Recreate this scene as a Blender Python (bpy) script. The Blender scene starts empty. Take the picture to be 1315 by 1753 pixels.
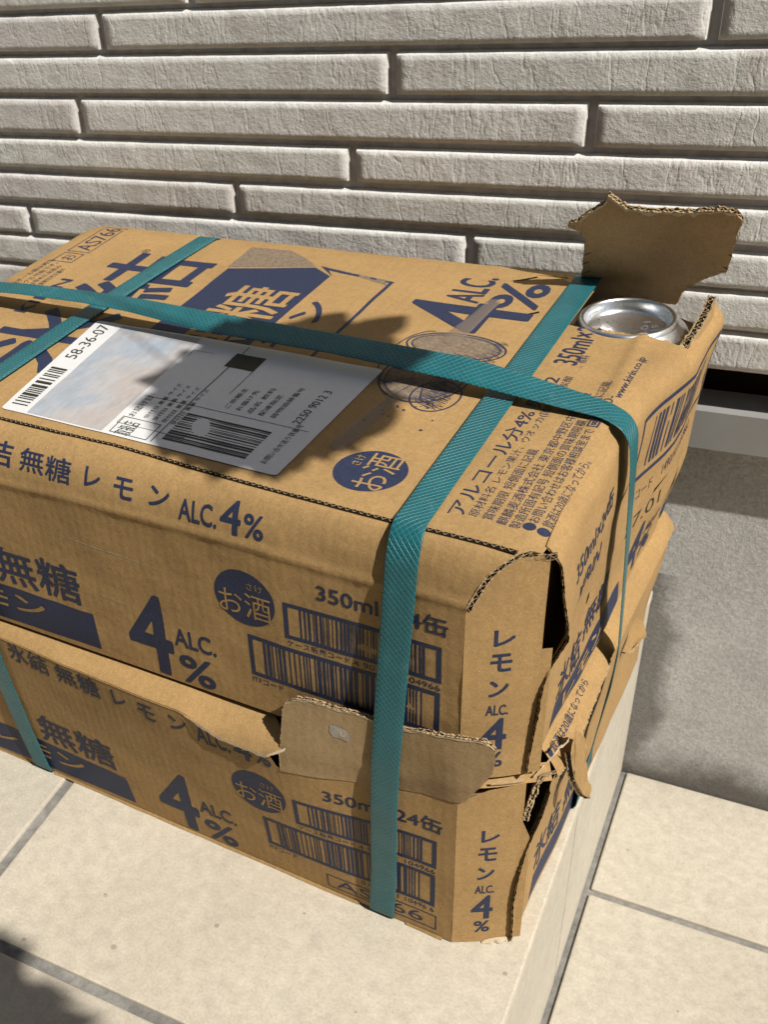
import bpy, bmesh, math, random
from mathutils import Vector, Matrix, noise
random.seed(7)
S = 0.001                      # the place is authored in millimetres
scene = bpy.context.scene
COL = scene.collection

# ------------------------------------------------------------------ camera
cam_d = bpy.data.cameras.new('camera'); cam = bpy.data.objects.new('camera', cam_d); COL.objects.link(cam)
CX, CY, CZ = (0.86376532, 0.48754521, -0.12731512), (0.21041249, -0.57856221, -0.78803068), (-0.4578603, 0.65388488, -0.60232757)
cam.matrix_world = Matrix(((CX[0], -CY[0], -CZ[0], 0.47316066), (CX[1], -CY[1], -CZ[1], -0.32753772),
                           (CX[2], -CY[2], -CZ[2], 0.50542696), (0, 0, 0, 1)))
cam_d.sensor_fit = 'VERTICAL'; cam_d.sensor_height = 24.0
cam_d.lens = 24.0 * 1860.075 / 1753
cam_d.shift_x = (657.5 - 305.53) / 1753; cam_d.shift_y = (995.04 - 876.5) / 1753
cam_d.clip_start = 0.005; cam_d.clip_end = 2000
cam_d.dof.use_dof = True; cam_d.dof.focus_distance = 0.49; cam_d.dof.aperture_fstop = 18
scene.camera = cam
# ------------------------------------------------------------------ light
SUN = Vector((0.76, -0.28, 1.0)).normalized()        # direction towards the sun
w = bpy.data.worlds.new('World'); scene.world = w; w.use_nodes = True
nt = w.node_tree; sky = nt.nodes.new('ShaderNodeTexSky'); sky.sky_type = 'NISHITA'; sky.sun_disc = False
sky.sun_elevation = math.asin(SUN.z); sky.sun_rotation = math.atan2(SUN.x, SUN.y)
bg = nt.nodes['Background']; nt.links.new(sky.outputs[0], bg.inputs[0]); bg.inputs[1].default_value = 0.05
sd = bpy.data.lights.new('sun', 'SUN'); sd.energy = 5.0; sd.angle = math.radians(0.55); sd.color = (1.0, 0.955, 0.88)
so = bpy.data.objects.new('sun', sd); COL.objects.link(so); so.location = SUN * 3
so.rotation_euler = SUN.to_track_quat('Z', 'Y').to_euler()
vs = scene.view_settings; vs.view_transform = 'Standard'; vs.look = 'None'; vs.gamma = 1; vs.exposure = 0.14

# ------------------------------------------------------------------ materials
def new_mat(name):
    m = bpy.data.materials.new(name); m.use_nodes = True
    return m, m.node_tree, m.node_tree.nodes['Principled BSDF']
def nd(nt, t, **k):
    n = nt.nodes.new(t)
    for a, b in k.items():
        if a.startswith('i_'): n.inputs[a[2:].replace('_', ' ')].default_value = b
        else: setattr(n, a, b)
    return n
def coords(nt, kind='Object', scale=None):
    tc = nd(nt, 'ShaderNodeTexCoord')
    if scale is None: return tc.outputs[kind]
    mp = nd(nt, 'ShaderNodeMapping'); mp.inputs['Scale'].default_value = scale
    nt.links.new(tc.outputs[kind], mp.inputs[0]); return mp.outputs[0]
def noise_n(nt, vec, scale, detail=3, rough=.55):
    n = nd(nt, 'ShaderNodeTexNoise', i_Scale=scale, i_Detail=detail, i_Roughness=rough); nt.links.new(vec, n.inputs['Vector']); return n.outputs[0]
def ramp(nt, fac, stops):
    r = nd(nt, 'ShaderNodeValToRGB'); e = r.color_ramp.elements
    e[0].position, e[0].color = stops[0][0], (*stops[0][1], 1)
    e[1].position, e[1].color = stops[-1][0], (*stops[-1][1], 1)
    for p, c in stops[1:-1]:
        q = e.new(p); q.color = (*c, 1)
    nt.links.new(fac, r.inputs[0]); return r.outputs[0]
def mixc(nt, fac, a, b, mode='MIX'):
    m = nd(nt, 'ShaderNodeMix', data_type='RGBA', blend_type=mode)
    for i, v in ((0, fac), (6, a), (7, b)):
        if isinstance(v, (int, float)): m.inputs[i].default_value = v
        elif isinstance(v, tuple): m.inputs[i].default_value = (*v, 1)
        else: nt.links.new(v, m.inputs[i])
    return m.outputs[2]
def mth(nt, op, a, b=0.0):
    m = nd(nt, 'ShaderNodeMath', operation=op)
    for i, v in ((0, a), (1, b)):
        if isinstance(v, (int, float)): m.inputs[i].default_value = v
        else: nt.links.new(v, m.inputs[i])
    return m.outputs[0]
def bump(nt, bsdf, h, strength, dist):
    b = nd(nt, 'ShaderNodeBump', i_Strength=strength, i_Distance=dist); nt.links.new(h, b.inputs['Height'])
    nt.links.new(b.outputs[0], bsdf.inputs['Normal'])
G3 = lambda v: (v, v, v)

def mat_card(name, col, dark=.90, speck=True):
    m, nt, b = new_mat(name); v = coords(nt)
    big = noise_n(nt, v, 28, 3); fine = noise_n(nt, v, 900, 2, .7); mid = noise_n(nt, v, 230, 4, .6)
    c = ramp(nt, big, [(.3, tuple(x * dark for x in col)), (.7, tuple(x * 1.05 for x in col))])
    c = mixc(nt, .30, c, ramp(nt, mid, [(.32, G3(.76)), (.68, G3(1.14))]), 'MULTIPLY')
    c = mixc(nt, .48, c, ramp(nt, fine, [(.3, G3(.68)), (.7, G3(1.24))]), 'MULTIPLY')
    if speck:                                                   # stray pale and dark fibres of recycled board
        vo = nd(nt, 'ShaderNodeTexVoronoi', i_Scale=260.0, feature='F1'); nt.links.new(v, vo.inputs[0])
        sp = mth(nt, 'MULTIPLY', mth(nt, 'LESS_THAN', vo.outputs[0], .075), mth(nt, 'GREATER_THAN', mid, .53))
        c = mixc(nt, mth(nt, 'MULTIPLY', sp, .5), c, (.62, .50, .33))
    nt.links.new(c, b.inputs['Base Color']); b.inputs['Roughness'].default_value = .82
    b.inputs['Specular IOR Level'].default_value = .25
    sx = nd(nt, 'ShaderNodeSeparateXYZ'); nt.links.new(v, sx.inputs[0])                              # faint washboard of the flutes
    fl_ = mth(nt, 'MULTIPLY', mth(nt, 'SINE', mth(nt, 'ADD', mth(nt, 'MULTIPLY', sx.outputs[0], 2 * math.pi / .0052), mth(nt, 'MULTIPLY', big, 5.0))), .10)
    h = mth(nt, 'ADD', mth(nt, 'ADD', mth(nt, 'MULTIPLY', mid, 1.0), fl_), mth(nt, 'MULTIPLY', fine, .35)); bump(nt, b, h, .24, .0009)
    return m
CARD = mat_card('kraft_cardboard', (.378, .236, .098))
CARD_IN = mat_card('kraft_inner_liner', (.36, .245, .125))
FLUTE = mat_card('flute_paper', (.40, .29, .165), speck=False)
TORN = mat_card('torn_paper', (.52, .42, .29), speck=False)
def mat_flat(name, col, rough=.8, spec=.3, var=.0, scale=300):
    m, nt, b = new_mat(name)
    if var:
        n = noise_n(nt, coords(nt), scale, 3)
        nt.links.new(ramp(nt, n, [(.3, tuple(x * (1 - var) for x in col)), (.7, tuple(min(1, x * (1 + var)) for x in col))]), b.inputs['Base Color'])
    else: b.inputs['Base Color'].default_value = (*col, 1)
    b.inputs['Roughness'].default_value = rough; b.inputs['Specular IOR Level'].default_value = spec
    return m
DARK = mat_flat('hollow_shade', (.018, .013, .008), 1, 0)  # near-black colour in place of shade in flutes, tears and the siding gap
INK = mat_flat('navy_ink', (.022, .030, .068), .62, .35, .22, 700)
INK_SOFT = mat_flat('grey_print', (.20, .15, .105), .8, .2, .3, 500)
INK_BLACK = mat_flat('stamp_ink', (.03, .028, .017), .6, .3, .2, 900)
PAPER = mat_flat('label_paper', (.66, .66, .665), .5, .4, .03, 200)
PAPER_DIM = None
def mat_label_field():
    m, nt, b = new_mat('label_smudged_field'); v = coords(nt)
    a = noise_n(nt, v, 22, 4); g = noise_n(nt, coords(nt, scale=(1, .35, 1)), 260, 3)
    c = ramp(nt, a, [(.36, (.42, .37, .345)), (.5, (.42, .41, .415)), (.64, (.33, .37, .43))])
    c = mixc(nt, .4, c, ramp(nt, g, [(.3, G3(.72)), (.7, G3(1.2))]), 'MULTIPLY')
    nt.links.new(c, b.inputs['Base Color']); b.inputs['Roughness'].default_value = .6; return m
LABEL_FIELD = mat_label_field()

def mat_strap():
    m, nt, b = new_mat('teal_polypropylene')
    uv = nd(nt, 'ShaderNodeUVMap'); sep = nd(nt, 'ShaderNodeSeparateXYZ'); nt.links.new(uv.outputs[0], sep.inputs[0])
    u = mth(nt, 'MULTIPLY', sep.outputs[0], 5.0); vv = mth(nt, 'MULTIPLY', sep.outputs[1], 4.4)
    lines = []
    for sgn in ('ADD', 'SUBTRACT'):
        f = mth(nt, 'FRACT', mth(nt, sgn, u, vv))
        lines.append(mth(nt, 'ABSOLUTE', mth(nt, 'SUBTRACT', f, .5)))
    d = mth(nt, 'MAXIMUM', lines[0], lines[1])                 # .5 on a line
    ln = nd(nt, 'ShaderNodeMapRange', interpolation_type='SMOOTHSTEP'); nt.links.new(d, ln.inputs[0])
    ln.inputs[1].default_value = .36; ln.inputs[2].default_value = .47
    n = noise_n(nt, coords(nt), 60, 3)
    base = ramp(nt, n, [(.3, (.002, .085, .105)), (.7, (.004, .115, .138))])
    c = mixc(nt, mth(nt, 'MULTIPLY', ln.outputs[0], .6), base, (.03, .21, .225))
    wm = nd(nt, 'ShaderNodeMapping'); wm.inputs['Scale'].default_value = (1, 1, 1); nt.links.new(coords(nt), wm.inputs[0])
    wn = noise_n(nt, wm.outputs[0], 130, 5, .75); wl = noise_n(nt, coords(nt), 9, 3)
    wear = mth(nt, 'MULTIPLY', ramp(nt, wn, [(.54, G3(0)), (.74, G3(.32))]), ramp(nt, wl, [(.35, G3(.15)), (.65, G3(1))]))
    c = mixc(nt, wear, c, (.16, .30, .31))
    nt.links.new(c, b.inputs['Base Color']); nt.links.new(ramp(nt, wl, [(.3, G3(.30)), (.7, G3(.52))]), b.inputs['Roughness'])
    b.inputs['Specular IOR Level'].default_value = .55
    bump(nt, b, ln.outputs[0], .6, .0006)
    return m
STRAP = mat_strap()
def mat_alu():
    m, nt, b = new_mat('can_aluminium'); b.inputs['Metallic'].default_value = 1
    b.inputs['Base Color'].default_value = (.88, .89, .90, 1)
    n = noise_n(nt, coords(nt, scale=(1, 1, .05)), 500, 2)
    nt.links.new(ramp(nt, n, [(.3, G3(.27)), (.7, G3(.31))]), b.inputs['Roughness']); return m
ALU = mat_alu()
def mat_siding():
    m, nt, b = new_mat('stone_siding'); v = coords(nt); oi = nd(nt, 'ShaderNodeObjectInfo')
    ad = nd(nt, 'ShaderNodeVectorMath', operation='ADD'); nt.links.new(v, ad.inputs[0])
    cb = nd(nt, 'ShaderNodeCombineXYZ'); nt.links.new(mth(nt, 'MULTIPLY', oi.outputs['Random'], 17.0), cb.inputs[0]); nt.links.new(cb.outputs[0], ad.inputs[1]); v = ad.outputs[0]
    mp = nd(nt, 'ShaderNodeMapping'); mp.inputs['Scale'].default_value = (1, 1, .35); nt.links.new(v, mp.inputs[0])
    blot = noise_n(nt, mp.outputs[0], 26, 4, .6); mid = noise_n(nt, v, 110, 5, .65); fine = noise_n(nt, v, 520, 3, .7)
    c = ramp(nt, blot, [(.30, (.56, .52, .495)), (.45, (.665, .65, .63)), (.62, (.69, .682, .66)), (.8, (.77, .76, .74))])
    c = mixc(nt, .6, c, ramp(nt, mid, [(.3, G3(.80)), (.7, G3(1.12))]), 'MULTIPLY')
    c = mixc(nt, .35, c, ramp(nt, fine, [(.3, G3(.8)), (.7, G3(1.16))]), 'MULTIPLY')
    c = mixc(nt, 1.0, c, ramp(nt, oi.outputs['Random'], [(0, (.90, .885, .88)), (.35, (1.0, .995, .985)), (.7, (.955, .965, .94)), (1, (1.06, 1.05, 1.04))]), 'MULTIPLY')
    nt.links.new(c, b.inputs['Base Color']); b.inputs['Roughness'].default_value = .8; b.inputs['Specular IOR Level'].default_value = .3
    strk = nd(nt, 'ShaderNodeMapping'); strk.inputs['Scale'].default_value = (1, 1, .3); strk.inputs['Rotation'].default_value = (0, .35, 0); nt.links.new(v, strk.inputs[0])
    s2 = noise_n(nt, strk.outputs[0], 42, 4, .6)
    crack = ramp(nt, mth(nt, 'ABSOLUTE', mth(nt, 'SUBTRACT', s2, .52)), [(.0, G3(0)), (.03, G3(1))])      # chisel lines
    h = mth(nt, 'ADD', mth(nt, 'MULTIPLY', mid, .35), mth(nt, 'ADD', mth(nt, 'MULTIPLY', fine, .3), mth(nt, 'ADD', mth(nt, 'MULTIPLY', s2, .5), mth(nt, 'MULTIPLY', crack, .12))))
    bump(nt, b, h, .6, .0026); return m
SIDING = mat_siding()
JOINT = mat_flat('siding_joint', (.40, .38, .385), .85, .2, .2, 120)
def mat_tile(name, lo, hi):
    m, nt, b = new_mat(name); v = coords(nt, 'Generated'); tc = coords(nt)
    big = noise_n(nt, tc, 9, 4); mid = noise_n(nt, tc, 120, 4, .65); fine = noise_n(nt, tc, 620, 3, .75)
    c = ramp(nt, big, [(.3, lo), (.7, hi)])
    c = mixc(nt, .5, c, ramp(nt, mid, [(.3, (.72, .71, .69)), (.7, (1.13, 1.13, 1.13))]), 'MULTIPLY')
    c = mixc(nt, .55, c, ramp(nt, fine, [(.28, (.70, .69, .67)), (.6, G3(1.07))]), 'MULTIPLY')
    st = noise_n(nt, tc, 34, 5, .7)                             # scattered grey grime
    c = mixc(nt, ramp(nt, st, [(.58, G3(0)), (.76, G3(.40))]), c, (.33, .30, .26))
    oi = nd(nt, 'ShaderNodeObjectInfo'); c = mixc(nt, 1.0, c, ramp(nt, oi.outputs['Random'], [(0, (.96, .96, .97)), (1, (1.03, 1.02, 1.0))]), 'MULTIPLY')
    vo = nd(nt, 'ShaderNodeTexVoronoi', i_Scale=42.0); nt.links.new(tc, vo.inputs[0])
    dot = mth(nt, 'MULTIPLY', mth(nt, 'LESS_THAN', vo.outputs[0], .07), mth(nt, 'GREATER_THAN', st, .5)); c = mixc(nt, mth(nt, 'MULTIPLY', dot, .5), c, (.16, .14, .11))
    nt.links.new(c, b.inputs['Base Color']); b.inputs['Roughness'].default_value = .62; b.inputs['Specular IOR Level'].default_value = .35
    bump(nt, b, mth(nt, 'ADD', mid, mth(nt, 'MULTIPLY', fine, .4)), .12, .0008); return m
TILE = mat_tile('cream_tile', (.50, .45, .365), (.56, .51, .42))
TILE_FLOOR = mat_tile('floor_tile', (.455, .415, .345), (.515, .475, .395))
TILE_PALE = mat_tile('pale_tile', (.49, .455, .385), (.54, .51, .44))
TILE_RISER = mat_tile('riser_tile', (.47, .43, .355), (.52, .485, .41))
def mat_grout():
    m, nt, b = new_mat('grey_grout'); v = coords(nt); n = noise_n(nt, v, 160, 5, .7); g = noise_n(nt, v, 24, 3)
    c = mixc(nt, .6, ramp(nt, n, [(.3, (.17, .16, .145)), (.7, (.30, .285, .26))]), ramp(nt, g, [(.35, G3(.6)), (.7, G3(1.1))]), 'MULTIPLY')
    nt.links.new(c, b.inputs['Base Color']); b.inputs['Roughness'].default_value = .95; bump(nt, b, n, .5, .002); return m
GROUT = mat_grout()
def mat_concrete():
    m, nt, b = new_mat('rough_concrete'); v = coords(nt)
    n1 = noise_n(nt, v, 430, 5, .8); n2 = noise_n(nt, v, 14, 5, .6); n3 = noise_n(nt, v, 90, 3, .6)
    c = ramp(nt, n2, [(.3, (.60, .595, .58)), (.7, (.76, .755, .735))])
    c = mixc(nt, .8, c, ramp(nt, n1, [(.32, G3(.62)), (.68, G3(1.25))]), 'MULTIPLY')
    # damp stains that crept up from the floor and in from the step: irregular, with a shape of their own
    sp = nd(nt, 'ShaderNodeSeparateXYZ'); nt.links.new(v, sp.inputs[0])
    wob = noise_n(nt, v, 17, 5, .7)
    zz = mth(nt, 'ADD', sp.outputs[2], mth(nt, 'MULTIPLY', mth(nt, 'SUBTRACT', wob, .5), -.055))
    low = nd(nt, 'ShaderNodeMapRange', interpolation_type='SMOOTHSTEP'); nt.links.new(zz, low.inputs[0])
    low.inputs[1].default_value = -.178; low.inputs[2].default_value = -.140; low.inputs[3].default_value = 1; low.inputs[4].default_value = 0
    xx = mth(nt, 'ADD', sp.outputs[0], mth(nt, 'MULTIPLY', mth(nt, 'SUBTRACT', wob, .5), -.05))
    sid = nd(nt, 'ShaderNodeMapRange', interpolation_type='SMOOTHSTEP'); nt.links.new(xx, sid.inputs[0])
    sid.inputs[1].default_value = .418; sid.inputs[2].default_value = .438; sid.inputs[3].default_value = .8; sid.inputs[4].default_value = 0
    below = mth(nt, 'LESS_THAN', sp.outputs[2], .015)
    stain = mth(nt, 'MULTIPLY', mth(nt, 'MAXIMUM', low.outputs[0], mth(nt, 'MULTIPLY', sid.outputs[0], below)), .8)
    c = mixc(nt, stain, c, (.075, .062, .048))
    nt.links.new(c, b.inputs['Base Color']); b.inputs['Roughness'].default_value = .95; b.inputs['Specular IOR Level'].default_value = .15
    bump(nt, b, mth(nt, 'ADD', n1, mth(nt, 'MULTIPLY', n3, .5)), .8, .006); return m
CONCRETE = mat_concrete()
FLASH = mat_flat('grey_flashing', (.27, .27, .265), .55, .4, .06, 40)
EARTH = mat_flat('packed_earth', (.20, .17, .13), .95, .1, .3, 20)

# ------------------------------------------------------------------ mesh helpers
def mesh_obj(name, verts, faces, mats, parent=None, off=(0, 0, 0), mi=None, smooth=True, uvs=None):
    me = bpy.data.meshes.new(name)
    me.from_pydata([((v[0] - off[0]) * S, (v[1] - off[1]) * S, (v[2] - off[2]) * S) for v in verts], [], faces)
    for m in (mats if isinstance(mats, (list, tuple)) else [mats]): me.materials.append(m)
    if mi: me.polygons.foreach_set('material_index', mi)
    if uvs:
        ul = me.uv_layers.new(name='UVMap')
        for p in me.polygons:
            for li in p.loop_indices: ul.data[li].uv = uvs[me.loops[li].vertex_index]
    if smooth: me.polygons.foreach_set('use_smooth', [True] * len(me.polygons))
    me.update()
    o = bpy.data.objects.new(name, me); COL.objects.link(o)
    if parent: o.parent = parent
    return o
def tag(o, label=None, cat=None, group=None, kind=None):
    for k, v in (('label', label), ('category', cat), ('group', group), ('kind', kind)):
        if v: o[k] = v
    return o
def lerp(a, b, t): return a + (b - a) * t
def sst(a, b, x):
    t = max(0, min(1, (x - a) / (b - a))); return t * t * (3 - 2 * t)
def interp(pts, x):
    if x <= pts[0][0]: return pts[0][1]
    for (a, b), (c, d) in zip(pts, pts[1:]):
        if x <= c: return lerp(b, d, (x - a) / (c - a)) if c > a else d
    return pts[-1][1]
def nz(x, y, s, seed=0): return noise.noise(Vector((x * s, y * s, seed * 7.3)))
def grid(f, us, vss):
    """f(u, v) -> point; vss may be a list or a function of u; quads between."""
    V, F = [], []; n = None
    for u in us:
        row = vss(u) if callable(vss) else vss; n = len(row)
        V += [f(u, v) for v in row]
    for i in range(len(us) - 1):
        for j in range(n - 1):
            a = i * n + j; F.append((a, a + n, a + n + 1, a + 1))
    return V, F
def lin(a, b, n): return [a + (b - a) * i / n for i in range(n + 1)]
def box_vf(x0, x1, y0, y1, z0, z1):
    V = [(x, y, z) for x in (x0, x1) for y in (y0, y1) for z in (z0, z1)]
    return V, [(0, 1, 3, 2), (4, 6, 7, 5), (0, 4, 5, 1), (2, 3, 7, 6), (0, 2, 6, 4), (1, 5, 7, 3)]
def join(parts):
    V, F, M = [], [], []
    for p in parts:
        n = len(V); V += p[0]; F += [tuple(i + n for i in f) for f in p[1]]; M += [p[2] if len(p) > 2 else 0] * len(p[1])
    return V, F, M
def bevel_box(name, x0, x1, y0, y1, z0, z1, bev, mat, parent=None, seg=2, off=(0, 0, 0)):
    V, F = box_vf(x0, x1, y0, y1, z0, z1)
    o = mesh_obj(name, V, F, mat, parent, off, smooth=False)
    bm = bmesh.new(); bm.from_mesh(o.data)
    bmesh.ops.bevel(bm, geom=list(bm.edges), offset=bev * S, segments=seg, profile=.6, affect='EDGES')
    bmesh.ops.recalc_face_normals(bm, faces=bm.faces); bm.to_mesh(o.data); bm.free(); return o
def resample(pl, step):
    pl = [Vector(p) for p in pl]; out = [pl[0]]; carry = 0
    for a, b in zip(pl, pl[1:]):
        L = (b - a).length; t = step - carry
        while t < L: out.append(a.lerp(b, t / L)); t += step
        carry = L - (t - step)
    out.append(pl[-1]); return out

def cut_edge(name, pl, tdir, edir, parent, off, thick=2.4, jag=.25, step=.9, liner=True):
    """Corrugated board seen end-on along the polyline pl: two liners, a wavy flute and dark hollows."""
    rs = resample(pl, step); tdir = Vector(tdir).normalized(); edir = Vector(edir).normalized()
    V, F, M = [], [], []
    def strip(pa, pb, m):
        n = len(V)
        for a, b in zip(pa, pb): V.extend((tuple(a), tuple(b)))
        for i in range(len(pa) - 1): F.append((n + 2 * i, n + 2 * i + 1, n + 2 * i + 3, n + 2 * i + 2)); M.append(m)
    rr = random.Random(len(rs) * 7 + int(abs(rs[0].x) * 10)); rag = min(1.0, jag * 2)
    jg = [edir * (jag * 2.2 * nz(i * .55, 1.3, 1, len(name)) + jag * rr.uniform(-.7, .7)) for i in range(len(rs))]
    strip([p + j - edir * .5 for p, j in zip(rs, jg)], [p + j - edir * .5 + tdir * thick for p, j in zip(rs, jg)], 0)
    if liner:
        for t0, t1 in ((-.1, .34), (thick - .34, thick + .1)):
            fr = [rr.uniform(-.5, .7) * rag + .9 * rag * nz(i * .23, t0, 1, 3) for i in range(len(rs))]
            strip([p + j + edir * (.1 + f_) + tdir * t0 for p, j, f_ in zip(rs, jg, fr)],
                  [p + j + edir * (.05 + f_ * .3) + tdir * (t1 + rr.uniform(0, .5) * rag) for p, j, f_ in zip(rs, jg, fr)], 1)
            if jag >= .4: strip([p + j + edir * (.1 + f_) + tdir * t0 for p, j, f_ in zip(rs, jg, fr)], [p - edir * 1.2 + tdir * t0 for p in rs], 1)
    ph = 0; wave = []
    for i in range(len(rs)):
        ph += 2 * math.pi / 4.1 * (1 + rr.uniform(-.35, .35) * rag); wave.append(.5 + .5 * math.sin(ph) * (1 - .5 * rag * rr.random()))
    strip([p + j + tdir * (wv * (thick - .5)) for p, j, wv in zip(rs, jg, wave)], [p + j + tdir * (wv * (thick - .5) + .32 + .3 * rag * rr.random()) for p, j, wv in zip(rs, jg, wave)], 1)
    return mesh_obj(name, V, F, [DARK, FLUTE], parent, off, M, smooth=False)

# ------------------------------------------------------------------ flat print laid on a surface
_glyph = {}
def glyphs(body, bold):
    """2-D outline of the lettering; heavier weights stack slightly shifted copies (third value: layer)"""
    k = (body, bold)
    if k not in _glyph:
        c = bpy.data.curves.new('t', 'FONT'); c.body = body; c.resolution_u = 3
        o = bpy.data.objects.new('t', c); me = bpy.data.meshes.new_from_object(o)
        V0 = [(v.co.x, v.co.y) for v in me.vertices]; F0 = [tuple(p.vertices) for p in me.polygons]
        bpy.data.objects.remove(o); bpy.data.meshes.remove(me); bpy.data.curves.remove(c)
        sh = [(0, 0)] + ([(bold * x, bold * y) for x, y in ((1, 0), (-1, 0), (0, 1), (0, -1), (.8, .8), (-.8, .8), (.8, -.8), (-.8, -.8))] if bold > 0 else [])
        V, F = [], []
        for i, (dx, dy) in enumerate(sh):
            n = len(V); V += [(x + dx, y + dy, i) for x, y in V0]; F += [tuple(q + n for q in f) for f in F0]
        x0, x1 = min(v[0] for v in V), max(v[0] for v in V); y0, y1 = min(v[1] for v in V), max(v[1] for v in V)
        _glyph[k] = ([((x - x0) / (x1 - x0), (y - y0) / (y1 - y0), i) for x, y, i in V], F)
    return _glyph[k]
def peel_band(edge2, fn, mat, parent, off, wmax, seed, inward):
    """irregular band of bared paper along a torn edge given in the sheet's own 2-D coordinates"""
    rr = random.Random(seed); V2 = []; n = len(edge2)
    for i, (x, h) in enumerate(edge2):
        wd = wmax * max(.05, .45 + .9 * nz(i * .31, seed, 1, 3) + .35 * rr.uniform(-1, 1)) * min(1, i / 2, (n - 1 - i) / 2 + .01)
        V2 += [(x, h), (x + inward[0] * wd, h + inward[1] * wd)]
    F = [(2 * i, 2 * i + 1, 2 * i + 3, 2 * i + 2) for i in range(n - 1)]
    return mesh_obj('peeled_layer', [fn(a, b) for a, b in V2], F, mat, parent, off, smooth=False)
def lay(name, V2, F, fn, mat, parent, off, cell=6.0):
    bm = bmesh.new(); vs_ = [bm.verts.new((p[0], p[1], p[2] if len(p) > 2 else 0)) for p in V2]
    for f in F:
        if len(set(f)) > 2:
            try: bm.faces.new([vs_[i] for i in f])
            except ValueError: pass
    xs = [p[0] for p in V2]; ys = [p[1] for p in V2]
    for ax, lo, hi in ((0, min(xs), max(xs)), (1, min(ys), max(ys))):
        k = math.floor(lo / cell) + 1
        while k * cell < hi:
            co = [0, 0, 0]; no = [0, 0, 0]; co[ax] = k * cell; no[ax] = 1
            bmesh.ops.bisect_plane(bm, geom=bm.verts[:] + bm.edges[:] + bm.faces[:], dist=1e-5, plane_co=co, plane_no=no); k += 1
    bm.verts.index_update()
    V = [fn(v.co.x, v.co.y) if v.co.z == 0 else fn(v.co.x, v.co.y, v.co.z * .012) for v in bm.verts]; Fc = [tuple(v.index for v in f.verts) for f in bm.faces]; bm.free()
    return mesh_obj(name, V, Fc, mat, parent, off, smooth=False)
class Face:
    """A printable face: fn(a, b, lift) -> box point; text runs along +a with its top towards +b."""
    def __init__(s, fn, parent, off): s.fn, s.parent, s.off = fn, parent, off
    def text(s, body, a0, a1, b0, b1, bold=.0, mat=None, lift=.12, name='printed_text', slant=0, cell=6.0):
        g, F = glyphs(body, bold)
        V2 = [(lerp(a0, a1, u) + slant * (v - .5) * (b1 - b0), lerp(b0, b1, v), i) for u, v, i in g]
        return lay(name, V2, F, lambda a, b, e=0: s.fn(a, b, lift + e), mat or INK, s.parent, s.off, cell)
    def poly(s, polys, mat=None, lift=.12, name='printed_shape', cell=6.0):
        V2, F = [], []
        for p in polys: F.append(tuple(range(len(V2), len(V2) + len(p)))); V2 += p
        return lay(name, V2, F, lambda a, b, e=0: s.fn(a, b, lift + e), mat or INK, s.parent, s.off, cell)
    def disc(s, a, b, r, mat=None, lift=.12):
        return s.poly([[(a + r * math.cos(t * math.pi / 24), b + r * math.sin(t * math.pi / 24)) for t in range(48)]], mat, lift, 'printed_disc')
    def frame(s, a0, a1, b0, b1, t, mat=None, lift=.12, tb=None):
        tb = tb or t
        return s.poly([[(a0, b0), (a1, b0), (a1, b0 + tb), (a0, b0 + tb)], [(a0, b1 - tb), (a1, b1 - tb), (a1, b1), (a0, b1)],
                       [(a0, b0 + tb), (a0 + t, b0 + tb), (a0 + t, b1 - tb), (a0, b1 - tb)], [(a1 - t, b0 + tb), (a1, b0 + tb), (a1, b1 - tb), (a1 - t, b1 - tb)]], mat, lift, 'printed_frame')
    def bars(s, a0, a1, b0, b1, n, seed, mat=None, lift=.12, horiz=False):
        rg = random.Random(seed); ws = [rg.choice((1, 1, 1, 2, 2.6)) for _ in range(2 * n)]; tot = sum(ws); x = 0; P = []
        for i, wd in enumerate(ws):
            if i % 2 == 0:
                u0, u1 = x / tot, (x + wd) / tot
                if horiz: P.append([(a0, lerp(b0, b1, u0)), (a1, lerp(b0, b1, u0)), (a1, lerp(b0, b1, u1)), (a0, lerp(b0, b1, u1))])
                else: P.append([(lerp(a0, a1, u0), b0), (lerp(a0, a1, u1), b0), (lerp(a0, a1, u1), b1), (lerp(a0, a1, u0), b1)])
            x += wd
        return s.poly(P, mat, lift, 'printed_barcode', cell=12)

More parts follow.
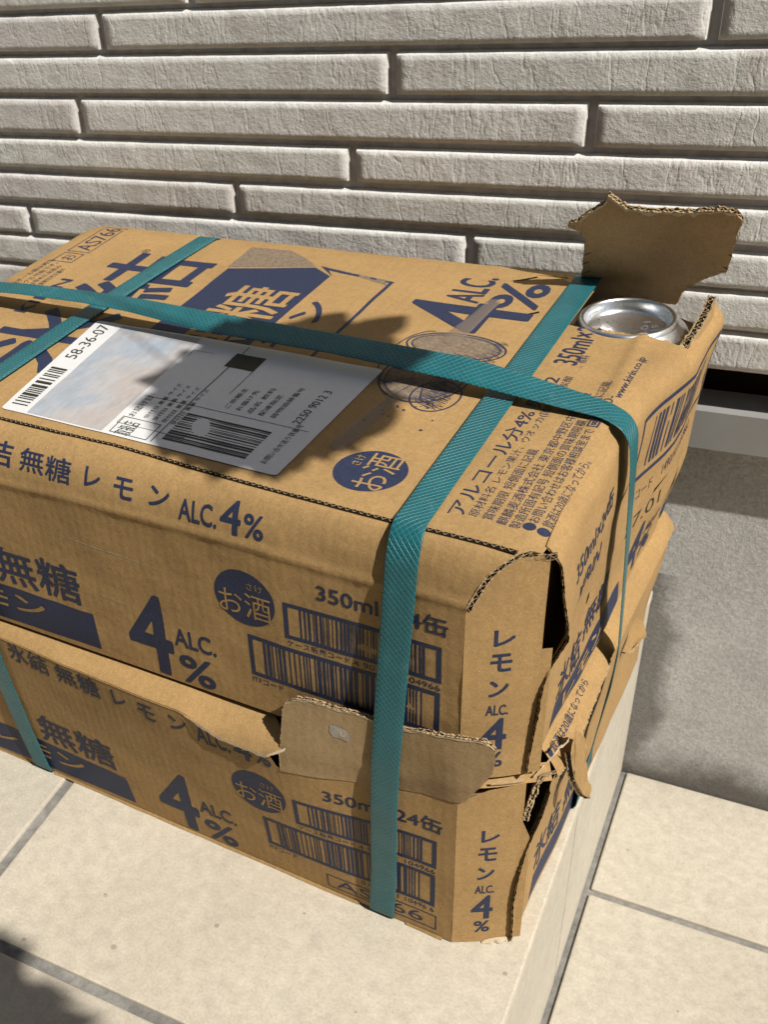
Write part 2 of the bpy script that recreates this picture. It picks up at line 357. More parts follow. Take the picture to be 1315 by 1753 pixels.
# ================================================================== the house wall
WY = 310.0
def build_wall():
    root = bpy.data.objects.new('house_wall', None); COL.objects.link(root); root.location = (.2, .33, -.185)
    off = (200, 330, -185)
    tag(root, 'grey beige stone-look siding wall of long narrow bricks above a concrete foundation', 'wall')
    V, F = box_vf(-1500, 2200, WY + 4.2, WY + 18, 183, 2600); mesh_obj('joint_backing', V, F, JOINT, root, off, smooth=False)
    courses = [(182.0, 202.6), (207.2, 226.8), (231.4, 249.6), (256.2, 274.2), (280.6, 299.4), (305.2, 326.6), (332.0, 353.2), (358.4, 378.6)]
    z = 383.8
    while z < 900: courses.append((z, z + 20.8)); z += 25.6
    starts = [60, 190, -55.2, 122.4, 205.1, 6.9, 231.2, 34.6]
    lens = [338, 336, 335, 338, 338, 337.5, 338, 364]
    rg = random.Random(3)
    for k, (z0, z1) in enumerate(courses):
        st = starts[k] if k < len(starts) else rg.uniform(0, 330); ln = lens[k] if k < len(lens) else 340
        x = st
        while x > -640: x -= ln
        while x < 1050:
            brick(x + 2.2, x + ln - 2.2, z0 - .9, z1 + 1.5, root, off, rg); x += ln
    # drip flashing under the siding, a sheet-metal angle
    pr = [(336, 155.0), (333.5, 154.6), (316, 153.2), (314.4, 151.5), (314.4, 126), (315.4, 125), (320, 125), (320, 127.5), (316.9, 128), (316.9, 149), (336, 152)]
    n = len(pr); V = [(x, y, z) for x in (-1500, 2200) for y, z in pr]
    F = [(i, (i + 1) % n, n + (i + 1) % n, n + i) for i in range(n)] + [tuple(range(n))[::-1], tuple(range(n, 2 * n))]
    mesh_obj('drip_flashing', V, F, FLASH, root, off, smooth=False)
    V, F = box_vf(-1500, 2200, 329.3, 430, -300, 151); o = mesh_obj('foundation', V, F, CONCRETE, None, (0, 0, 0), smooth=False)
    o.parent = root; o.matrix_parent_inverse = Matrix.Translation(-root.location); o.location = (0, 0, 0)
    o['label'] = 'rough grey concrete foundation with dark damp stains near the floor'
    V, F = box_vf(-1500, 2200, 337, 345, 150, 200); mesh_obj('gap_shade', V, F, DARK, root, off, smooth=False)  # near-black sheet painted in for the shade under the siding
    V, F = box_vf(-1500, 2200, WY + 18.5, WY + 25, 183.5, 2600); mesh_obj('sheathing', V, F, JOINT, root, off, smooth=False)
def brick(x0, x1, z0, z1, root, off, rg):
    bv = 1.1; dep = 4.6; seed = rg.random() * 90; rough = rg.uniform(.5, 1.25)
    nx, nzr = 60, 6
    us = [0, bv * .45, bv] + [bv + (x1 - x0 - 2 * bv) * i / nx for i in range(1, nx)] + [x1 - x0 - bv, x1 - x0 - bv * .45, x1 - x0]
    h = z1 - z0
    vv = [0, bv * .45, bv] + [bv + (h - bv - 1.5) * i / nzr for i in range(1, nzr)] + [h - 1.5, h - .75, h]
    def f(u, v):
        t = min(1, min(u, x1 - x0 - u, v) / bv, (h - v) / 1.5)
        prof = t ** .8
        y = WY + dep - dep * prof
        if t > .3:
            q = Vector((u * .05, v * .08, seed)); r = noise.fractal(q, .9, 2.2, 4) * .65 + noise.noise(Vector((u * .18 + v * .08, v * .09, seed + 5))) * .45
            y += r * rough * min(1, t) * .62
        w_ = .16 * noise.noise(Vector((u * .12, seed, v * .02))) if (v < bv or h - v < bv) and 3 < u < x1 - x0 - 3 else 0
        return (x0 + u, y, z0 + v + w_)
    V, F = grid(f, us, vv); F = [q[::-1] for q in F]
    c = ((x0 + x1) / 2, WY + 5, (z0 + z1) / 2)
    o = mesh_obj('brick', V, [q[::-1] for q in F], SIDING, root, c)
    nv, nu = len(vv) - 1, len(us) - 1
    o.data.polygons.foreach_set('use_smooth', [not (j < 2 or j >= nv - 2 or i < 2 or i >= nu - 2) for i in range(nu) for j in range(nv)])
    o.location = ((c[0] - off[0]) * S, (c[1] - off[1]) * S, (c[2] - off[2]) * S)
build_wall()

# ================================================================== step, floor, ground
def struct(name, V, F, mat, smooth=False): return tag(mesh_obj(name, V, F, mat, smooth=smooth), kind='structure')
SX, SH = 413.7, 184.8
V, F = box_vf(-60000, 60000, -60000, 60000, -330, -215); struct('ground', V, F, EARTH)
V, F = box_vf(-1400, SX - 9.5, -900, 329, -210, -2.2); step = struct('step', V, F, GROUT)
V, F = box_vf(SX - 9.2, 1900, -1600, 329.2, -205, -SH - 2.4); floor = struct('floor', V, F, GROUT)
def tile_piece(x0, x1, y0, y1, z0, z1, mat, parent, bev=1.3):
    j = lambda: random.uniform(-.25, .25)
    return bevel_box('tile', x0, x1, y0, y1, z0 + j() * .4, z1 + j() * .6, bev, mat, parent)
xs = [124.3 - 300 * k for k in range(5)]; ys = [-100.4 + 300 * k for k in range(-2, 3)]
xe = [(xs[0] + 3.4, SX)] + [(x - 300 + 3.4, x - 3.4) for x in xs[:-1]]
ye = [(-900, ys[0] - 3.2)] + [(a + 3.2, min(b - 3.2, 328.5)) for a, b in zip(ys, ys[1:]) if a < 328]
for (a, b) in xe:
    for (c, d) in ye:
        tile_piece(a, b, c, d, -9.0, 0, TILE, step)
for (c, d) in [(-900, -478.6), (-475.4, -178.6), (-175.4, 120.6), (123.8, 328.6)]:          # riser tiles
    tile_piece(SX - 9.0, SX - .6, c, d, -SH + 1.5, -9.6, TILE_RISER, step, 1.0)
fx = [(SX + 4.0 + 303 * k, SX + 302 + 303 * k) for k in range(4)]
for (a, b) in fx:
    for k in range(-4, 2):
        y0 = 203.6 + 300 * (k - 1) + 2.6; y1 = 203.6 + 300 * k - 2.6
        if k == 1: y1 = 328.2
        tile_piece(a, b, y0, y1, -SH - 9, -SH, TILE_FLOOR, floor, 1.3)

# ================================================================== cartons
L, W, YAW = 403.0, 268.0, -0.06117
O0 = Vector((0.75380764, 24.63738491, 0))
def carton_root(name, z0, label):
    r = bpy.data.objects.new(name, None); COL.objects.link(r)
    off = (L / 2, W / 2, z0); c, s = math.cos(YAW), math.sin(YAW)
    r.location = Vector((O0.x + c * off[0] - s * off[1], O0.y + s * off[0] + c * off[1], z0)) * S
    r.rotation_euler = (0, 0, YAW); tag(r, label, 'carton', 'beverage cartons strapped in a stack'); return r, off
def bx2w(p):
    c, s = math.cos(YAW), math.sin(YAW); return Vector((O0.x + c * p[0] - s * p[1], O0.y + s * p[0] + c * p[1], p[2]))

def flare(y, z): return 5.5 * sst(95, 205, y) * sst(185, 250, z) + 7.6 * sst(150, 200, y) * sst(126, 165, z)
ZB = 125.0
# ---- upper carton surfaces
def yzip(x): return interp([(0, 22), (100, 20), (205, 17.8), (290, 12.2), (393, 9.4), (410, 9)], x)
def wr(x, z, s):                                   # handling dents and waves in the board
    return .85 * nz(x, z, .018, s) + .5 * nz(x, z, .05, s + 3) + .14 * nz(x, z, .2, s + 5)
def FU(x, v, lift=0):
    """upper front panel; v is the height as seen square-on, the board rolls back to the tear line above 226"""
    d = wr(x, v, 1) * sst(120, 140, v)
    d += .9 * math.exp(-((v - 226 + 3 * nz(x, 0, .02, 9)) / 2.2) ** 2)             # soft horizontal fold
    if v <= 224: y, z, ny, nz_ = 0.0, v, -1.0, 0.0
    else:
        yz = yzip(x); top = 250.2 + .82 * yz; t = min(1, (v - 224) / (top - 224))
        lo, hi = 0.0, math.pi / 2
        for _ in range(18):
            m = (lo + hi) / 2
            if 224 + 26.2 * math.sin(m) + .82 * yz * (1 - math.cos(m)) < v: lo = m
            else: hi = m
        y, z = yz * (1 - math.cos(lo)), 224 + 26.2 * math.sin(lo)
        n = Vector((0, -26.2 * math.cos(lo), yz * math.sin(lo))).normalized() if lo < 1.55 else Vector((0, -.15, .99))
        ny, nz_ = n.y, n.z
    y += max(0, x - 377) * .12 * (v < 262)
    return (x, y + ny * (lift + d), z + nz_ * (lift + d))
def chamS(s, z, lift=0, seed=4):
    k = .8 * math.sin(min(1, max(0, s / 31)) * math.pi)                          # slightly rounded corner panel
    d = lift + k + .4 * nz(s, z, .03, seed)
    return (377 + .837 * s + .547 * d, .547 * s - .837 * d, z)
NEAR_U = [(125, 29.3), (140, 30.0), (156.7, 30.7), (170.8, 31.9), (180, 33.5), (188.5, 36.1), (202, 41.5), (225, 38.5), (248, 35.3)]
NEAR_L = [(1, 29.3), (35, 28.3), (52, 29.9), (70, 33.2), (94.6, 38.4), (110, 41.0), (122, 43)]
def EU(y, z, lift=0):
    s = interp(NEAR_U, z); pr_ = 2.6 * sst(190, 170, z); nx, ny = 377 + .837 * s + .547 * pr_, .547 * s - .837 * pr_
    x = 403.2 + flare(y, z) + (nx - 403.2) * math.exp(-max(0, y - ny) / 45) + 1.2 * nz(y, z, .03, 6) + .4 * nz(y, z, .09, 8)
    x += 1.5 * sst(150, 126, z) * sst(30, 120, y)
    x -= 5.5 * sst(237, 249, z) ** 2
    x -= 1.6 * math.exp(-((y - 121) / 9) ** 2) * sst(215, 245, z)                   # strap bites into the edge
    return (x + lift, y, z)
def nearU(z): return .547 * interp(NEAR_U, z) - .837 * 2.6 * sst(190, 170, z)
def topz(x, y):
    z = 250.2 + .5 * nz(x, y, .02, 11) + .28 * nz(x, y, .06, 12)
    z += .7 * sst(120, 30, abs(x - 200)) * sst(0, 60, y) * sst(268, 200, y)
    z -= 2.4 * sst(388, 404, x - flare(y, 247)) ** 2 + 1.6 * sst(16, 0, x) ** 2 + 1.5 * sst(255, 268, y) ** 2
    z -= 1.5 * math.exp(-((y - 121) / 8) ** 2) * sst(385, 404, x)
    # crushed ridges running to the torn corner
    z += 1.2 * math.exp(-((x - 392 + .05 * (y - 130)) / 4) ** 2) * sst(60, 140, y)
    return z
def TU(x, y, lift=0): return (x, y, topz(x, y) + lift)
def xrT(y): return EU(y, 248)[0] + .2

up, offU = carton_root('carton', ZB, 'upper cardboard drinks carton with torn rear corner and shipping label on top')
def part(name, VF, mat, parent, off, **k): return mesh_obj(name, VF[0], VF[1], mat, parent, off, **k)
arc = [(224.0, 377.2), (235, 381), (243, 384.2), (249, 388.4), (256, 394), (259, 398)]
frontU = part('front_panel', grid(lambda t, r: FU(lerp(26, interp(arc, lerp(ZB + .6, lerp(224, 250.2 + .82 * yzip(lerp(26, 392, t)), 1), r)), t),
              lerp(ZB + .6, 250.2 + .82 * yzip(lerp(26, 392, t)), r)), lin(0, 1, 150), lin(0, 1, 70)), CARD, up, offU)
# corner panel near the camera
carc = [(0, 221), (.7, 224.3), (3.7, 233.3), (6.8, 240.1), (11.1, 244.3), (18.5, 247.2), (31.7, 247.0)]
cornU = part('corner_panel', grid(lambda s, r: chamS(s if True else 0, lerp(ZB + .6, interp(carc, s), r)), lin(0, 31.6, 22), lin(0, 1, 40)), CARD, up, offU)
def tri_under(z): return chamS(34, z)
part('corner_panel', grid(lambda s, z: chamS(s, z, -.25), lin(31.4, 36, 4), lin(ZB + .6, 199, 20)), CARD, up, offU)
endU = part('end_panel', grid(lambda t, z: EU(lerp(nearU(z), 252, t), z), lin(0, 1, 60), lin(ZB + .8, 249.0, 44)), CARD, up, offU)
# top: left of the torn corner, and right of it up to the tear
tear = [(352, 203), (358, 201.5), (366.2, 204.2), (372, 202), (379.4, 201.6), (384, 200), (389.3, 202), (395, 199), (399.9, 198.7), (404, 196.5), (412, 195.4)]
def rearT(x): return interp([(0, 268), (295, 268), (312, 262), (330, 258.5), (340, 251), (352, 246)], x) + .6 * nz(x, 0, .3, 3)
XS = 352.0
def TA(t, r):
    x = lerp(.4, XS, t); y = lerp(yzip(x), rearT(x), r); return TU(x, y)
topA = part('top_panel', grid(TA, lin(0, 1, 96), lin(0, 1, 70)), CARD, up, offU)
def TB(t, r):
    y = lerp(yzip(lerp(XS, 400, t)), interp(tear, lerp(XS, 411, t)), r); x = lerp(XS, xrT(max(20, y)), t)
    if y < 20: x = min(x, lerp(XS, lerp(394, 405, sst(9, 20, y)), t))
    return TU(x, y)
topB = part('top_panel', grid(TB, lin(0, 1, 34), lin(0, 1, 60)), CARD, up, offU)
# hidden sides and inner walls
def wallgrid(a, b, z0, z1, n=4): return grid(lambda t, z: (lerp(a[0], b[0], t), lerp(a[1], b[1], t), z), lin(0, 1, n), [z0, lerp(z0, z1, .5), z1])
for nm, a, b, zt in (('end_panel', (0, 251), (0, 17), 248.4), ('corner_panel', (0, 17), (26, 0), 224), ('corner_panel', (26, 268), (0, 251), 249),
                     ('rear_panel', (377, 268), (26, 268), 248.6), ('corner_panel', (403, 251.5), (377, 268), 236)):
    part(nm, wallgrid(a, b, ZB + .6, zt), CARD, up, offU)
OCT = [(27, 1), (376, 1), (402, 18), (402, 250), (376, 267), (27, 267), (1, 250), (1, 18)]
part('bottom_panel', ([(x, y, ZB + .7) for x, y in OCT], [tuple(range(8))]), CARD, up, offU, smooth=False)
V, F = grid(lambda t, r: tuple(Vector((.2, lerp(17, 22, r), lerp(224, 249.6, r))).lerp(Vector(FU(26, lerp(224, 250.2 + .82 * yzip(26), r))), t)), lin(0, 1, 8), lin(0, 1, 14)); part('corner_fold', (V, F), CARD, up, offU)
# inner liner standing behind the outer board
ins = 5.0
for k, (a, b) in enumerate((((28, ins), (376, ins)), ((376, ins), (397, 19)), ((397, 19), (397, 250)), ((397, 250), (374, 263)), ((374, 263), (28, 263)))):
    part('inner_wall', wallgrid(a, b, ZB + 2, (238, 236, 232, 230, 240)[k], 6), CARD_IN, up, offU)
# tear line along the front of the top, open corrugation along the torn edges
cut_edge('tear_line', [(x, yzip(x) - 1.3, max(TU(x, yzip(x))[2], FU(x, 250.2 + .82 * yzip(x))[2]) + .55) for x in lin(2, 393, 90)], (0, 1, .1), (0, 0, 1), up, offU, 2.3, .06, .8, liner=False)
cut_edge('torn_edge', [FU(interp(arc, v), v, .2) for v in lin(224, 258.5, 22)], (.75, .45, -.2), (.3, -.75, .6), up, offU, 2.6, .3)
cut_edge('torn_edge', [TU(lerp(393, 405.6, t), lerp(9.6, 18.5, t), -.2) for t in lin(0, 1, 10)], (0, 0, -1), (.3, -.9, .2), up, offU, 2.8, .3)
cut_edge('cut_edge', [EU(nearU(z), z, .15) for z in lin(ZB + 2, 248, 60)], (-.547, .837, 0), (-.837, -.547, 0), up, offU, 2.7, .12)
cut_edge('torn_edge', [TU(x, interp(tear, x), -.1) for x in lin(353, 409, 40)], (0, 0, -1), (0, 1, .25), up, offU, 1.8, .5)
# ridge of end panel beside the can with its open flutes, ending in a spike
ridge = [(409.5, 196, 247.5), (410.5, 203, 249.5), (411.5, 212, 250.5), (412, 222, 252), (412.3, 232, 253), (412.6, 240, 257), (411, 246, 253), (409, 252, 240)]
V = []; F = []
for p in ridge: V += [p, (p[0] + .3, p[1], 236)]
F = [(2 * i, 2 * i + 1, 2 * i + 3, 2 * i + 2) for i in range(len(ridge) - 1)]
mesh_obj('torn_ridge', V, F, CARD, up, offU, smooth=False)
cut_edge('torn_edge', ridge[:-1], (-1, 0, 0), (0, -.35, .94), up, offU, 3.6, .5, .8)
# flap of the top torn open behind the can, leaning over it
fl = [(339.2, 267.9, 237.3), (342.3, 258.0, 258.5), (343.8, 251.9, 271.7), (345.2, 246.9, 282.4), (341.3, 244.3, 287.9), (337.3, 243.0, 290.8), (348.7, 239.5, 298.3), (355.1, 237.2, 303.1), (357.2, 235.1, 307.7), (360.2, 236.4, 304.9), (365.2, 238.8, 299.8), (373.5, 239.6, 298.1), (384.1, 239.4, 298.4), (396.1, 239.6, 298.1), (406.2, 238.5, 300.4), (414.6, 238.5, 300.5), (417.9, 240.2, 296.8), (416.6, 243.1, 290.6), (415.2, 247.2, 281.7), (414.5, 251.0, 273.7), (413.2, 254.8, 265.4), (408.4, 256.2, 262.5), (401.0, 258.6, 257.2), (395.0, 261.6, 250.9), (389.6, 267.1, 239.1)]
def flap_mesh():
    A = math.radians(25); up_ = Vector((0, -math.sin(A), math.cos(A))); nr = Vector((0, math.cos(A), math.sin(A))); o0 = Vector((380, 262, 250))
    P2 = []
    rg = random.Random(5)
    pl = [((Vector(p) - o0).x, (Vector(p) - o0).dot(up_)) for p in fl]
    for i, (a, b) in enumerate(zip(pl, pl[1:] + pl[:1])):
        n = max(1, int(math.dist(a, b) / 2.2))
        for k in range(n):
            t = k / n; jag = .55 if 3 < i < 22 else .25
            P2.append((lerp(a[0], b[0], t) + rg.uniform(-jag, jag) * (k > 0), lerp(a[1], b[1], t) + rg.uniform(-jag, jag) * (k > 0)))
    def place(x, h, dep):
        bend = .0025 * max(0, h) * x * .4 + 3.2 * math.exp(-((h + 2) / 5) ** 2) - .0018 * (x - 5) ** 2 - 1.2 * sst(36, 50, h) ** 2 + 1.3 * math.exp(-((x + 12 - h * .35) / 2.5) ** 2) - 1.0 * math.exp(-((x - 17 + h * .2) / 3) ** 2)
        return tuple(o0 + Vector((x, 0, 0)) + up_ * h + nr * (dep + bend + .4 * nz(x, h, .08, 2)))
    fnF = lambda x, h: place(x, h, 0); fnB = lambda x, h: place(x, h, 2.8)
    f = lay('can_flap', P2, [tuple(range(len(P2)))], fnF, CARD_IN, up, offU, 5.0)
    for p in f.data.polygons: p.use_smooth = True
    b = lay('flap_back', P2, [tuple(range(len(P2)))], fnB, CARD, f, (0, 0, 0), 5.0)
    b.data.transform(Matrix.Translation(Vector(offU) * -S))
    rim = [fnF(x, h) for x, h in P2]
    cut_edge('torn_edge', rim[int(len(rim) * .0):] + rim[:1], tuple(nr), tuple(up_), f, offU, 2.6, .5, .8)
    nE = len(P2); top_e = [q for q in P2 if q[1] > 38 and q[0] > -40]
    peel_band(sorted(top_e), lambda x, h: place(x, h, -.3), TORN, f, offU, 2.6, 5, (0, -1))
    # short dark tears at both sides
    tl = [((345.2 - 380 - 2, 21), 5, .6), ((343.5 - 380 - 1.5, 14), 5, .6), ((342.5 - 380, 7), 5, .6), ((416 - 380 + .5, 26), -4, -.6), ((415 - 380 + .5, 17), -5, -.6)]
    P = []
    for (x, h), dx, dy in tl: P.append([(x, h), (x + dx, h + abs(dx) * .55), (x + dx * .5, h + abs(dx) * .27 + .7)])
    for p in P: lay('tear', p, [(0, 1, 2)], lambda x, h: place(x, h, -.25), DARK, f, offU, 20)
flap_mesh()

# ---- print on the upper carton
pf = Face(FU, frontU, offU)
def front_print(face, dz=0.0, row1=None):
    T = face.text; B = .012
    T('無糖', 112, 171, 157 - dz, 182 - dz, B)
    face.poly([[(40, 127.4 - dz), (177, 129.6 - dz), (175.6, 153.2 - dz), (40, 155.5 - dz)]])
    T('レモン', 67, 141.8, 138.2 - dz, 150 - dz, .02, CARD, .26)
    T('4', 198.5, 226.5, 127.8 - dz, 180 - dz, .016)
    T('ALC.', 228, 252.3, 151.4 - dz, 163 - dz, .017); T('%', 229, 249.8, 127.6 - dz, 146.5 - dz, .017)
    face.disc(272.7, 195.6 - dz, 16.1)
    T('お酒', 258.6, 286.6, 184.5 - dz, 199.5 - dz, .0, CARD, .26); T('さけ', 274.5, 283, 201.6 - dz, 205.8 - dz, .0, CARD, .26)
    T('350ml×24缶', 310.4, 370.4, 206.6 - dz, 217 - dz, .012)
    face.frame(293, 367.8, 179.6 - dz, 200.4 - dz, 2.3, tb=2.2); face.bars(301, 361, 181.8 - dz, 198.2 - dz, 38, 11)
    face.frame(272, 367.3, 148.4 - dz, 174 - dz, 2.4, tb=2.4); face.bars(280, 360, 150.8 - dz, 171.6 - dz, 34, 12)
    T('ケース販売コード', 294, 325.5, 175.2 - dz, 179.0 - dz, .0); T('4 901411 104966', 327, 367.3, 175.0 - dz, 178.4 - dz, .0)
    T('ITFコード', 272.2, 289.5, 143.6 - dz, 147.4 - dz, .0); T('0 4901411 10496 6', 327, 367, 143.8 - dz, 147.2 - dz, .0)
    if dz: face.frame(306.5, 368.5, 129.5 - dz, 141.2 - dz, .7); T('AS766', 312, 361, 131.6 - dz, 139.4 - dz, .0)
front_print(pf)
for body, a0, a1, b0, b1, bo in (('結', 122, 141.5, 236, 252.5, .015), ('無', 146.5, 162.2, 236.6, 251.4, .012), ('糖', 163.4, 179.2, 235, 250.4, .012), ('レ', 187.6, 197, 237.4, 249.2, .02), ('モ', 205.2, 216, 235, 247.6, .02),
                                 ('ン', 225, 236.2, 235.6, 247.4, .02), ('ALC.', 241.4, 261.8, 231.6, 244.4, .017), ('4', 263.6, 274.4, 230.8, 250.4, .016), ('%', 276, 286, 231.4, 245, .017)):
    pf.text(body, a0, a1, b0, b1, bo, cell=3)
pf.poly([[(157, 201.9), (180, 201.0), (205, 199.4), (236, 197.2), (205, 199.0), (180, 200.5)], [(179, 169.6), (195, 168.6), (210, 167), (195, 168.1)]], TORN, .15, 'scuff', 3)
pc = Face(chamS, cornU, offU)
def corner_print(face, dz=0.0):
    T = face.text
    for body, a0, a1, b0, b1, bo in (('レ', 11.8, 20.5, 203.4, 212, .025), ('モ', 10.9, 19.8, 189.6, 199.4, .025), ('ン', 10.9, 19, 175.4, 184.8, .025),
                                     ('ALC.', 10.2, 19.6, 164.4, 170.6, .017), ('4', 8.8, 19.6, 143.6, 162.6, .016), ('%', 10.6, 18.6, 132.6, 142.0, .017)):
        T(body, a0, a1, b0 - dz, b1 - dz, bo, cell=4)
corner_print(pc)
pt = Face(lambda a, b, lift=0: TU(-b, a, lift), topA, offU)           # read from the right-hand end: up is towards -x
T = pt.text
T('AS766', 222, 262, -29, -16, .0); pt.frame(218.5, 265, -31.5, -13, .8); pt.frame(201, 216, -30, -13.5, .8); T('お', 204.5, 213, -27, -17, -.0)
for k, s_ in enumerate(('この段ボール箱は再生', 'リサイクル可能です。', '開封後は早めにお飲み', 'ください 直射日光を避け')): T(s_, 150, 203 - 4 * k, -(15 + 6.4 * k), -(10.4 + 6.4 * k), 0)
T('KIRIN', 128, 178, -50, -41, .017)
T('氷', 66, 144, -122, -50, .012); T('結', 152, 229, -129.5, -58, .012); T('®', 229, 235, -72, -66, 0)
pt.poly([[(50, -139.8), (50, -206), (225.4, -206), (235, -191.5), (219, -139.5), (164, -140.5)]])
T('無糖', 107, 200, -201.5, -158.5, .008, CARD, .26)
pt.poly([[(226, -207), (238, -193.5), (227.8, -245.5), (60, -244), (60, -242.2), (226, -243.2), (233.5, -201)]]); T('レモン', 104, 190.5, -227.5, -209.5, .02)
pt.poly([[(221, -138), (254, -136), (256, -164), (246, -180), (236.5, -191.5)]], INK_SOFT, .12, 'printed_shading')
pt.poly([[(236, -206), (238, -196), (229, -242), (222, -243)]], INK_SOFT, .12, 'printed_shading')
T('4', 179, 215, -332, -266, .016); T('ALC.', 214, 248, -300, -280, .017); T('%', 211.5, 246.5, -331, -304, .017)
pt.disc(41.6, -317.4, 16.2); T('お酒', 27.5, 55.6, -328.6, -313, 0, CARD, .26); T('さけ', 43.5, 51.8, -311.2, -306.8, 0, CARD, .26)
pb = Face(lambda a, b, lift=0: TU(-b, a, lift), topB, offU); Tb = pb.text
T2 = lambda body, a0, a1, x0, x1, bold=0.0: (Tb if x0 > XS else T)(body, a0, a1, -x1, -x0, bold, cell=5)
Tb('350ml×2', 161, 203, -368.5, -357.2, .012); Tb('アルコール分4% 果汁2', 24, 147, -366.2, -358.2, .004)
Tb('原材料名 レモン果汁、ウオッカ(国内製造)/炭酸', 25.5, 150, -371.6, -366.9, 0); Tb('、香料', 160, 173, -371.6, -366.9, 0)
Tb('賞味期限 短側面に記載', 25.5, 82, -377.2, -372.6, 0)
Tb('麒麟麦酒株式会社 東京都中野区中野4-10-2', 24.5, 137, -383.2, -378.6, 0)
Tb('製造所固有記号 短側面の賞味期限欄上段末尾に記載', 24, 150, -388.6, -384, 0)
Tb('お問い合わせはお客様相談室まで', 31, 105, -393.8, -389.2, 0); Tb('0120-', 115, 136, -393.8, -389.4, 0)
pb.frame(107.5, 113.5, -394, -389, .8); Tb('oo', 109, 112.6, -392.8, -390.4, .017)
Tb('飲酒は20歳になってから。', 31, 82, -399.4, -394.8, 0)
pb.disc(27.6, -391.4, 2.6); pb.disc(27.2, -397.2, 2.6)
Tb('www.kirin.co.jp', 136, 178, -397.0, -392.4, .006)
# pencil-drawn fruit on the top print: outlines, hatching and drops
def sketch():
    P = []
    def ring(cx, cy, rx, ry, t, a0=0, a1=2 * math.pi, n=36):
        for i in range(n):
            p, q = lerp(a0, a1, i / n), lerp(a0, a1, (i + 1) / n)
            P.append([(cx + rx * math.cos(p), cy + ry * math.sin(p)), (cx + rx * math.cos(q), cy + ry * math.sin(q)),
                      (cx + (rx - t) * math.cos(q), cy + (ry - t) * math.sin(q)), (cx + (rx - t) * math.cos(p), cy + (ry - t) * math.sin(p))])
    ring(128, -306, 26, 22, 1.1); ring(128, -306, 23, 19, .7); ring(162, -308, 15, 26, 1.0); ring(162, -308, 12.5, 23, .7); ring(146, -292, 30, 14, .8, 0, 3.3); ring(112, -318, 15, 12, .9)
    rg = random.Random(9)
    for i in range(9):
        a = i * 2 * math.pi / 9; P.append([(128 + 4 * math.cos(a), -306 + 3 * math.sin(a)), (128 + 22 * math.cos(a + .03), -306 + 18 * math.sin(a + .03)), (128 + 22 * math.cos(a - .03), -306 + 18 * math.sin(a - .03))])
    for i in range(120):
        x = 100 + i * .45; h = rg.uniform(5, 15); y = -326 + rg.uniform(0, 8); P.append([(x, y), (x + .28, y), (x + 3.2, y + h), (x + 2.95, y + h)])
    for i in range(26):
        x = 150 + i * .9; h = rg.uniform(3, 9); y = -333 + rg.uniform(0, 4); P.append([(x, y), (x + .25, y), (x + 1.8, y + h), (x + 1.6, y + h)])
    for i in range(14):
        x, y, r = rg.uniform(78, 104), -rg.uniform(296, 330), rg.uniform(.4, .9); P.append([(x + r * math.cos(t), y + r * math.sin(t)) for t in (0, 1, 2, 3, 4, 5)])
    pt.poly([[(128 + 24 * math.cos(k * .2618), -306 + 20 * math.sin(k * .2618)) for k in range(24)]], INK_SOFT, .11, 'printed_shading', 6); pt.poly([[(163 + 13 * math.cos(k * .2618), -308 + 24 * math.sin(k * .2618)) for k in range(24)]], INK_SOFT, .11, 'printed_shading', 6)
    pt.poly(P, INK, .16, 'printed_drawing', 50)
sketch()
# shiny glue or melted streaks dried on the top
def streak(x0, y0, x1, y1, w_):
    m, nt, b = new_mat('dried_glue'); b.inputs['Base Color'].default_value = (.30, .235, .18, 1); b.inputs['Roughness'].default_value = .2; b.inputs['Alpha'].default_value = .42
    d = Vector((x1 - x0, y1 - y0)); Ln = d.length; d /= Ln; n = Vector((-d.y, d.x))
    def f(t, s_):
        e = math.sqrt(max(0, 1 - max(0, (abs(t - .5) * Ln - (Ln / 2 - w_ / 2)) / (w_ / 2)) ** 2)); ww = w_ / 2 * e * (1 + .15 * math.sin(t * 6))
        p = Vector((x0, y0)) + d * (t * Ln) + n * (s_ * ww); return TU(p.x, p.y, .28 + .5 * e * math.sqrt(max(0, 1 - s_ * s_)))
    part('glue_streak', grid(f, lin(0, 1, 40), lin(-1, 1, 10)), m, topA, offU)
streak(294.8, 51, 301.5, 112, 8.0); streak(302.5, 164, 307.5, 222, 8.5)
for x0, y0, x1, y1 in ((325, 206, 333, 214), (306, 246, 318, 256), (316, 258, 334, 259)):       # nicks in the board near the strap
    pt.poly([[(y0, -x0), (y1, -x1), (y1 - 1.6, -x1 - .8), ((y0 + y1) / 2 - .5, -(x0 + x1) / 2 - 2)]], DARK, .2, 'tear', 4)
# end panel print (read from the end)
pe = Face(lambda a, b, lift=0: EU(a, b, lift), endU, offU); Te = pe.text
Te('350ml×24缶', 44, 108, 213, 225, .012); Te('KIRIN', 52, 88, 196.5, 207, .017)
pe.frame(146, 250, 196, 236, 2.6); pe.bars(162, 232, 202, 230, 20, 21); Te('ITFコード', 150, 176, 183, 189, 0); Te('149014111049661', 186, 236, 184, 190, 0)
Te('27.01', 150, 190, 165, 173, 0, INK_BLACK); pe.disc(240, 140, 17); Te('お酒', 227, 253, 130, 146, 0, CARD, .26)
Te('氷結', 48, 84, 141, 160, .012); Te('無糖', 88, 128, 146, 164, .012); pe.poly([[(44, 128), (150, 126.6), (150, 139), (50, 140)]]); Te('レモン', 60, 120, 129.5, 137, .02, CARD, .26)
Te('4', 160, 182, 130, 160, .016); Te('ALC.', 184, 205, 146, 154, .017); Te('%', 184, 204, 130, 143, .017)
pe.poly([[(86, 170.6), (89.4, 173), (88.4, 177), (86.6, 175.2)]], DARK, .2, 'puncture'); 
